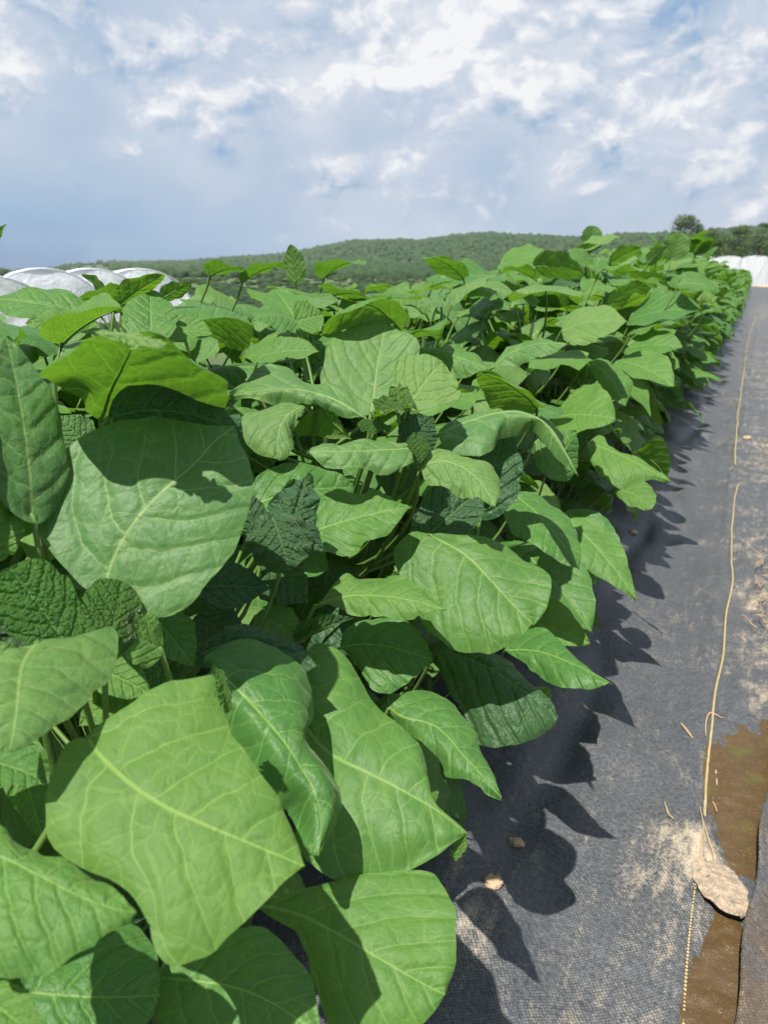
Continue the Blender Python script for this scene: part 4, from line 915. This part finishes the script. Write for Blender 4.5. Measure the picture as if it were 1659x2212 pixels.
front = [p for p in plants]
for (V, F, UV, B, ax, mat, rv) in heroes:
    best = min(front, key=lambda p: math.hypot(B[0] - ax[0] * 0.05 - p['x'], B[1] - ax[1] * 0.05 - p['y']))
    add_leaf(best, V, F, UV, B, ax, mat, rv)
rej = 0
for pl in plants:
    nleaf = 85 if pl['k'] == 0 else 75
    for (B, ax, nn, L, W, kw, z, rv) in leaf_specs(pl['x'], pl['y'], pl['h'], nleaf, 100 + pl['k'] * 50 + pl['i'], spread=0.34 if pl['k'] == 0 else 0.36):
        if pl['n'] > 78: break
        V, F, UV = leaf_shape(L, W, B, ax, nn, (15, 9), seed=int(rv * 9999), seedrnd=rv, **kw)
        if not allowed(V): rej += 1; continue
        add_leaf(pl, V, F, UV, B, ax, ('fresh' if rv < 0.16 else 'pale' if rv < 0.38 else 'leaf' if rv < 0.88 else 'dark'), (rv * 7.3) % 1)
    fillg = np.random.default_rng(700 + pl['k'] * 40 + pl['i'])
    for j in range(150):
        if pl['n'] > 99: break
        B = np.array([pl['x'] + fillg.uniform(-.34, .34), pl['y'] + fillg.uniform(-.28, .28), pl['h'] * fillg.uniform(.72, 1.06)]); az = fillg.random() * 6.28; el = fillg.normal(-.15, .3)
        ax = np.array([math.cos(az) * math.cos(el), math.sin(az) * math.cos(el), math.sin(el)]); L = fillg.uniform(.11, .185); rv = fillg.random()
        V, F, UV = leaf_shape(L, L * fillg.uniform(.62, .85), B, ax, np.array([fillg.normal(0, .3), fillg.normal(-.2, .3), 1.0]), (15, 9), seed=int(rv * 9999), seedrnd=rv, arch=.07, fold=tuple(fillg.uniform(-.35, .3, 2)), curl=tuple(fillg.uniform(-.9, .3, 2)), wav=.04, tipd=-.1)
        if not allowed(V): continue
        add_leaf(pl, V, F, UV, B, ax, 'fresh' if rv < .2 else 'pale' if rv < .5 else 'leaf', (rv * 5.1) % 1)
    o0 = np.array([pl['x'], pl['y'], 0]); g = Geo().add(*tube(pl['curve'] - o0, np.linspace(0.011, 0.004, len(pl['curve'])), 8))
    link('stem', g.build('stem', M_STEM), pl['root'])
    for b in range(3):
        a = b * 2.1 + pl['i']; S = stem_at(pl['curve'], pl['h'] * (0.12 + 0.1 * b)); e = S + np.array([math.cos(a) * 0.13, math.sin(a) * 0.13, pl['h'] * 0.42])
        pts = bez(S, S + np.array([math.cos(a) * .06, math.sin(a) * .06, .05]), e - np.array([0, 0, .12]), e, 9)
        V, F = tube(pts - o0, np.linspace(0.008, 0.0035, 9), 7)
        if allowed(V + o0): link('branch', mesh('branch', V, F, M_STEM), pl['root'])
print('rejected', rej, 'kept', sum(p['n'] for p in plants))

# farther plants: four kinds of foliage mesh, copied down both rows
variants = []
for v in range(5):
    g = Geo(); hh = 1.02
    for (B, ax, nn, L, W, kw, z, rv) in leaf_specs(0, 0, hh, 95, 900 + v, spread=0.38, size=(0.12, 0.215)):
        V, F, UV = leaf_shape(L, W, B, ax, nn, (9, 7), seed=int(rv * 9999), seedrnd=rv, **kw); g.add(V, F, UV, rv)
    fm = g.build('foliage', M_LEAF)
    c0 = stem_curve(0, 0, hh * 0.9, (0.02, 0.01)); sg = Geo().add(*tube(c0, np.linspace(0.011, 0.004, 10), 6))
    for b in range(4):
        a = b * 1.6 + v; S = stem_at(c0, 0.12 + 0.07 * b); e = S + np.array([math.cos(a) * .15, math.sin(a) * .15, .5])
        sg.add(*tube(bez(S, S + np.array([math.cos(a) * .08, math.sin(a) * .08, .05]), e - np.array([0, 0, .15]), e, 7), np.linspace(.007, .003, 7), 5))
    variants.append((fm, sg.build('stem', M_STEM)))
FARL = ['leafy crop plant in the far stretch of the front row along the black fabric', 'leafy crop plant in the far stretch of the back row']
for k in (0, 1):
    y = Y0 + SEP_N * STEP + (0.2 if k else 0); i = 0
    while y < 62:
        fm, sm = variants[(i * 3 + k * 2 + (i // 5)) % 5]
        root = bpy.data.objects.new('leafy_crop_plant', None); COL.objects.link(root)
        root.location = (row_x(k, y) + rng.normal(0, 0.03), y + rng.normal(0, 0.03), 0); root.rotation_euler = (0, 0, rng.random() * 6.28)
        s_ = (1.06 + rng.normal(0, 0.05)) * (0.98 if y < 6 else 0.95 - 0.04 * min(1, (y - 6) / 10)); root.scale = (1.0, 1.0, s_)
        tag(root, FARL[k], 'crop plant', 'far crop plants of the front row' if k == 0 else 'far crop plants of the back row')
        link('foliage', fm, root); link('stem', sm, root)
        y += 0.47 if y < 30 else 0.62; i += 1

# ------------------------------------------------------------------ distance: tunnels, trees, hills
M_FILM, n = material('white_plastic_film')
Pn = n.n('ShaderNodeTexCoord').outputs['Object']
wr = n.noise(n.v('MULTIPLY', Pn, (3.0, 0.7, 1.2)), 2.2, 6, 0.65, 1.2)
fc = n.mix(wr, (0.58, 0.62, 0.67), (0.80, 0.82, 0.84))
fpr = n.principled(Base_Color=fc, Roughness=0.33, Specular_IOR_Level=0.5, Normal=n.bump(wr, 0.7, 0.06))
ftr = n.n('ShaderNodeBsdfTranslucent'); n.put(ftr.inputs[0], (0.85, 0.87, 0.9))
fmx = n.n('ShaderNodeMixShader'); fmx.inputs[0].default_value = 0.2
n.t.links.new(fpr, fmx.inputs[1]); n.t.links.new(ftr.outputs[0], fmx.inputs[2]); n.out(fmx.outputs[0])
M_STEEL, n = material('galvanised_hoop')
n.out(n.principled(Base_Color=(0.55, 0.57, 0.6), Metallic=0.8, Roughness=0.45))


def tunnel(name, p0, p1, wid, hgt, label, grp, nh=9, pw=0.75, legs=0.0, seed=0):
    """arched film tunnel from p0 to p1 (ground points)"""
    p0 = np.array([*p0, 0.0]); p1 = np.array([*p1, 0.0]); ax = norm(p1 - p0); L = np.linalg.norm(p1 - p0); sv = np.array([ax[1], -ax[0], 0])
    root = bpy.data.objects.new(name, None); COL.objects.link(root); root.location = p0; tag(root, label, 'tunnel', grp)
    nu, nv = nh * 6 + 1, 25; u = np.linspace(0, 1, nu); th = np.linspace(0, np.pi, nv)
    sag = 1 - 0.016 * np.abs(np.sin(u * nh * np.pi))
    X = -np.cos(th); prof_ = lambda q: np.where((q < 1e-6) | (q > np.pi - 1e-6), 0.0, legs + (1 - legs) * np.sin(np.clip(q, 0, np.pi)) ** pw); Z = prof_(th)
    V = (u[:, None] * L)[..., None] * ax + (X[None] * wid / 2 * (0.5 + 0.5 * sag[:, None]))[..., None] * sv + (Z[None] * hgt * sag[:, None])[..., None] * np.array([0, 0, 1.0])
    V = V + (vn(u[:, None] * 31 + seed * 9, th[None] * 4.0) * (0.10 if legs == 0 else 0.04) * Z[None])[..., None] * np.array([0, 0, 1.0])
    link('cover', mesh('cover', V.reshape(-1, 3), grid_faces(nu, nv), M_FILM), root)
    for e, uu in ((0, -0.01), (1, L + 0.01)):   # gathered end walls
        r = np.linspace(0.02, 1, 8); E = uu * ax + (r[:, None] * X[None] * wid / 2)[..., None] * sv + (r[:, None] * Z[None] * hgt)[..., None] * np.array([0, 0, 1.0])
        E = E + (np.sin(th[None] * 5 + seed) * 0.02 * r[:, None])[..., None] * ax
        link('end_wall', mesh('end_wall', E.reshape(-1, 3), grid_faces(8, nv), M_FILM), root)
    for i in range(nh + 1):
        th2 = np.linspace(0, np.pi, 17); hp = (i / nh * L) * ax + (-np.cos(th2) * wid / 2 * 1.01)[:, None] * sv + ((prof_(th2) * hgt) * 1.006 + 0.01)[:, None] * np.array([0, 0, 1.0])
        link('hoop', mesh('hoop', *tube(hp, 0.016, 6), M_STEEL), root)
    return root


# low tunnels at the left: three humps seen across the bed, running away from the camera
def gpt(x, d):  # ground point at horizontal distance d in the direction of photo column x
    v = ray(x, 590); v = v[:2] / np.linalg.norm(v[:2]); return v * d
for i, (xa, lb) in enumerate(((110, 'white plastic low tunnel at the far left, leftmost of the three big humps'), (215, 'white plastic low tunnel, middle of the three big humps behind the bed'), (318, 'white plastic low tunnel, rightmost of the three humps, its side curving down'))):
    a = gpt(xa - 20, 14.0 + i * 0.5); b = gpt(xa - 60, 30.0 + i)
    tunnel('plastic_tunnel', a, b, 1.95, 1.02, lb, 'white tunnels beyond the left side of the bed', seed=i)
a = gpt(-40, 12.5); b = gpt(-90, 30); tunnel('plastic_tunnel', a, b, 1.9, 0.92, 'white plastic low tunnel partly cut off by the left edge of the photo', 'white tunnels beyond the left side of the bed', seed=8)
# multi-bay tunnels across the end of the row
v = gpt(1585, 66); lat = norm(np.array([math.cos(YAW * 0.2), math.sin(YAW * 0.2), 0]))[:2]
for i in range(14):
    a = v + lat * (i * 1.9 - 6.2); fwd = norm(np.array([v[0], v[1], 0]))[:2]; b = a + fwd * 26
    tunnel('plastic_tunnel', a, b, 1.92, 2.15, 'white plastic tunnel of the ganged set across the far end of the row', 'ganged white tunnels at the end of the row', nh=6, pw=0.8, legs=0.90, seed=20 + i)
bank = link('soil_bank', None) if False else None
V, F = lump(1.0, 44, 3, 0.25, (6, 1.0, 0.12)); p = gpt(1660, 62)
o = link('soil_bank', mesh('soil_bank', V, F, M_CLOD), loc=(p[0] + 4, p[1], 0.0)); tag(o, kind='structure')


def foliage_material(name, dark, light):
    m, n = material(name)
    Pn = n.n('ShaderNodeNewGeometry').outputs['Position']
    rv = n.n('ShaderNodeAttribute', attribute_name='rnd').outputs['Fac']
    f = n.m('ADD', n.m('MULTIPLY', n.noise(Pn, 0.6, 6, 0.7), 0.7), n.m('MULTIPLY', rv, 0.55))
    cc = n.mix(n.step(f, 0.2, 0.95), dark, light)
    n.out(n.principled(Base_Color=cc, Roughness=0.75, Specular_IOR_Level=0.2, Normal=n.bump(n.noise(Pn, 1.1, 7, 0.75), 0.8, 0.7)))
    return m


M_WOOD = foliage_material('woodland_canopy', (0.024, 0.054, 0.024), (0.044, 0.080, 0.030))
M_TREE = foliage_material('tree_foliage', (0.030, 0.070, 0.022), (0.095, 0.150, 0.042))
M_HILL, n = material('hill_floor')
Pn = n.n('ShaderNodeTexCoord').outputs['Object']
n.out(n.principled(Base_Color=n.mix(n.noise(Pn, 0.03, 6, 0.7), (0.03, 0.06, 0.02), (0.09, 0.12, 0.045)), Roughness=0.95))

RIDGE = np.array([(-700, 600), (-300, 588), (40, 584), (60, 580), (130, 568), (210, 560), (260, 562), (400, 560), (480, 552), (600, 545), (680, 530), (760, 515), (830, 513), (900, 515), (960, 505), (1050, 497), (1110, 503), (1180, 505),
                  (1260, 510), (1330, 500), (1400, 500), (1520, 492), (1590, 486), (1659, 480), (1900, 470), (2400, 500), (3000, 540)], float)
HX = np.linspace(-650, 2600, 220); HY = np.interp(HX, RIDGE[:, 0], RIDGE[:, 1])
HD = np.interp(HX, [-700, 0, 500, 800, 1500, 1700, 2600], [1100, 1000, 760, 620, 430, 400, 420])
dirs = np.array([ray(a, 590.0) for a in HX]); dirs = dirs[:, :2] / np.linalg.norm(dirs[:, :2], axis=1)[:, None]
rel = []
for a, b in zip(HX, HY):
    v = ray(a, b); rel.append(v[2] / math.hypot(v[0], v[1]))
HZ = CAM_H + np.array(rel) * HD
rad = np.array([0.2, 0.4, 0.6, 0.7, 0.8, 0.9, 0.97, 1.0, 1.06, 1.2, 1.5]); prof = np.array([-0.02, 0.06, 0.20, 0.38, 0.60, 0.83, 0.97, 1.0, 0.97, 0.8, 0.0])
TREE_H = np.interp(HX, [0, 800, 1500], [5.5, 4.2, 3.2])
def hill_z(ix, t): return np.interp(t, rad, prof) * np.maximum(HZ[ix] - TREE_H[ix], 0.5)
V = np.array([[*(dirs[i] * HD[i] * r), np.interp(r, rad, prof) * max(HZ[i] - TREE_H[i], 0.5) - 0.5 * (r < 0.25)] for i in range(len(HX)) for r in rad])
hill = link('hills', mesh('hills', V, grid_faces(len(HX), len(rad)), M_HILL)); tag(hill, kind='structure')
lumps = [lump(1.0, 60 + i, 1, 0.6, (1, 1, 0.95)) for i in range(8)]
g = Geo(); hg = np.random.default_rng(5)
for j in range(15000):
    ix = int(hg.uniform(60, 158)) if j < 13000 else int(hg.uniform(20, 219)); t = hg.uniform(0.22, 1.03) if j % 3 else hg.uniform(0.9, 1.03)
    fx = dirs[ix] + (dirs[min(ix + 1, 219)] - dirs[ix]) * hg.random()
    zz = float(np.interp(t, rad, prof) * max(HZ[ix] - TREE_H[ix], 0.5)); r = TREE_H[ix] * hg.uniform(0.55, 1.05) * (0.24 + 0.40 * t)
    Vl, Fl = lumps[j % 8]; a = hg.random() * 6.28; ca, sa = math.cos(a), math.sin(a)
    Vr = np.stack([Vl[:, 0] * ca - Vl[:, 1] * sa, Vl[:, 0] * sa + Vl[:, 1] * ca, Vl[:, 2]], -1) * r * np.array([1, 1, hg.uniform(0.8, 1.25)])
    g.add(Vr + np.array([*(fx * HD[ix] * t), zz + r * 0.35]), Fl, None, hg.random() ** 1.5)
SC = Geo()
for j in range(3600):
    px = hg.uniform(-300, 1250); dd = 13 * (1 / hg.uniform(0.05, 1)) ** 0.9; r = hg.uniform(0.12, 0.42) * (0.6 + dd / 100)
    Vl, Fl = lumps[j % 8]; SC.add(Vl * r * np.array([1.3, 1.3, hg.uniform(0.5, 0.9)]) + np.array([*gpt(px, dd), r * 0.2 - 0.03]), Fl, None, hg.random())
tag(link('scrub', SC.build('scrub', M_WOOD)), 'low weedy scrub on the field between the crop rows and the hill', 'scrub', kind='stuff')
wood = link('far_wood', g.build('far_wood', M_WOOD)); tag(wood, 'distant green wooded hillside behind the crop rows', 'wood', kind='stuff')

M_BARK, n = material('tree_bark')
Pn = n.n('ShaderNodeTexCoord').outputs['Object']
n.out(n.principled(Base_Color=n.mix(n.noise(Pn, 3, 5), (0.05, 0.04, 0.03), (0.14, 0.11, 0.08)), Roughness=0.9))


def tree(px, ptop, pbase, wpx, dist, label, name='broadleaf_tree', cat='tree', seed=0, trunk=0.25):
    gp = gpt(px, dist); v = ray(px, ptop); top = CAM_H + dist * v[2] / math.hypot(v[0], v[1]); wd = wpx * 767 / 1659 / F_PX * dist
    v = ray(px, pbase); zb = max(0.0, CAM_H + dist * v[2] / math.hypot(v[0], v[1])) * 0
    root = bpy.data.objects.new(name, None); COL.objects.link(root); root.location = (*gp, zb); tag(root, label, cat)
    hgt = top - zb; r0 = np.random.default_rng(seed)
    tp = np.stack([0.15 * np.sin(np.linspace(0, 3, 8)), 0 * np.linspace(0, 3, 8), np.linspace(-0.1, hgt * 0.7, 8)], -1); tg_ = Geo().add(*tube(tp, np.linspace(wd * 0.035, wd * 0.01, 8), 8))
    cl = []
    for i in range(26):
        a = r0.random() * 6.28; q = r0.random(); zz = hgt * (trunk + (1 - trunk) * (0.10 + 0.82 * q)); rr = wd * 0.5 * math.sin(math.pi * min(1, 0.12 + 0.80 * q)) * r0.uniform(0.25, 0.86)
        cpos = np.array([math.cos(a) * rr, math.sin(a) * rr, zz]); cl.append((cpos, wd * r0.uniform(0.10, 0.17)))
        if i % 3 == 0: s0 = np.array([0, 0, zz * 0.62]); tg_.add(*tube(bez(s0, s0 + (cpos - s0) * .3, cpos - np.array([0, 0, .3]), cpos, 6), np.linspace(wd * .012, wd * .003, 6), 5))
    link('trunk', tg_.build('trunk', M_BARK), root)
    g = Geo(); per = 150
    for cpos, cr in cl:
        d = r0.normal(0, 1, (per, 3)); d /= np.linalg.norm(d, axis=1)[:, None]; ctr = cpos + d * (cr * r0.uniform(0.5, 1.05, per) * np.array([1, 1, 0.8])[:, None]).T
        s = wd * r0.uniform(0.012, 0.024, per); t1 = np.cross(d + r0.normal(0, .5, (per, 3)), r0.normal(0, 1, (per, 3))); t1 /= np.linalg.norm(t1, axis=1)[:, None]; t2 = np.cross(d, t1)
        q = np.stack([ctr - t1 * s[:, None], ctr + t2 * s[:, None] * .6, ctr + t1 * s[:, None], ctr - t2 * s[:, None] * .6], 1).reshape(-1, 3)
        g.add(q, np.arange(per * 4).reshape(-1, 4), None, r0.random())
    link('crown', g.build('crown', M_TREE, smooth=False), root)


tree(1472, 462, 556, 100, 165, 'tall rounded tree standing above the ridge at the right', seed=1, trunk=0.22)
tree(1560, 502, 560, 92, 120, 'dark round bush-like tree just above the white tunnels', seed=2, trunk=0.08)
tree(1632, 506, 560, 80, 130, 'paler low tree at the right edge behind the white tunnels', seed=3, trunk=0.08)
tree(1640, 474, 556, 50, 260, 'small dark tree on the ridge at the right edge', seed=4, trunk=0.2)
tree(1525, 490, 556, 70, 190, 'dark tree just right of the tall rounded tree', seed=11, trunk=0.08)
tree(1585, 484, 556, 76, 210, 'dark broad tree on the ridge between the tall tree and the edge', seed=12, trunk=0.08)
tree(1430, 515, 560, 60, 150, 'low leafy tree left of the tall rounded tree', seed=5, trunk=0.1)
tree(705, 566, 600, 55, 150, 'olive-green shrub at the foot of the hill behind the tall leaf shoot', name='shrub', cat='shrub', seed=6, trunk=0.05)

# summer haze over the valley
M_HAZE = bpy.data.materials.new('haze'); M_HAZE.use_nodes = True; N = NT(M_HAZE.node_tree)
pv = N.n('ShaderNodeVolumePrincipled'); pv.inputs['Color'].default_value = (0.86, 0.90, 0.95, 1); pv.inputs['Density'].default_value = 0.00017; pv.inputs['Anisotropy'].default_value = 0.2
ho = N.n('ShaderNodeOutputMaterial'); N.t.links.new(pv.outputs[0], ho.inputs['Volume'])
hx0, hx1, hy0, hy1, hz0, hz1 = -1900, 1900, -60, 1900, -1.5, 95
hv = [(x, y, z) for x in (hx0, hx1) for y in (hy0, hy1) for z in (hz0, hz1)]
hz = link('haze', mesh('haze', hv, [(0, 1, 3, 2), (4, 6, 7, 5), (0, 4, 5, 1), (2, 3, 7, 6), (0, 2, 6, 4), (1, 5, 7, 3)], M_HAZE, smooth=False)); tag(hz, 'thin summer haze lying over the fields and hill', 'haze', kind='stuff')
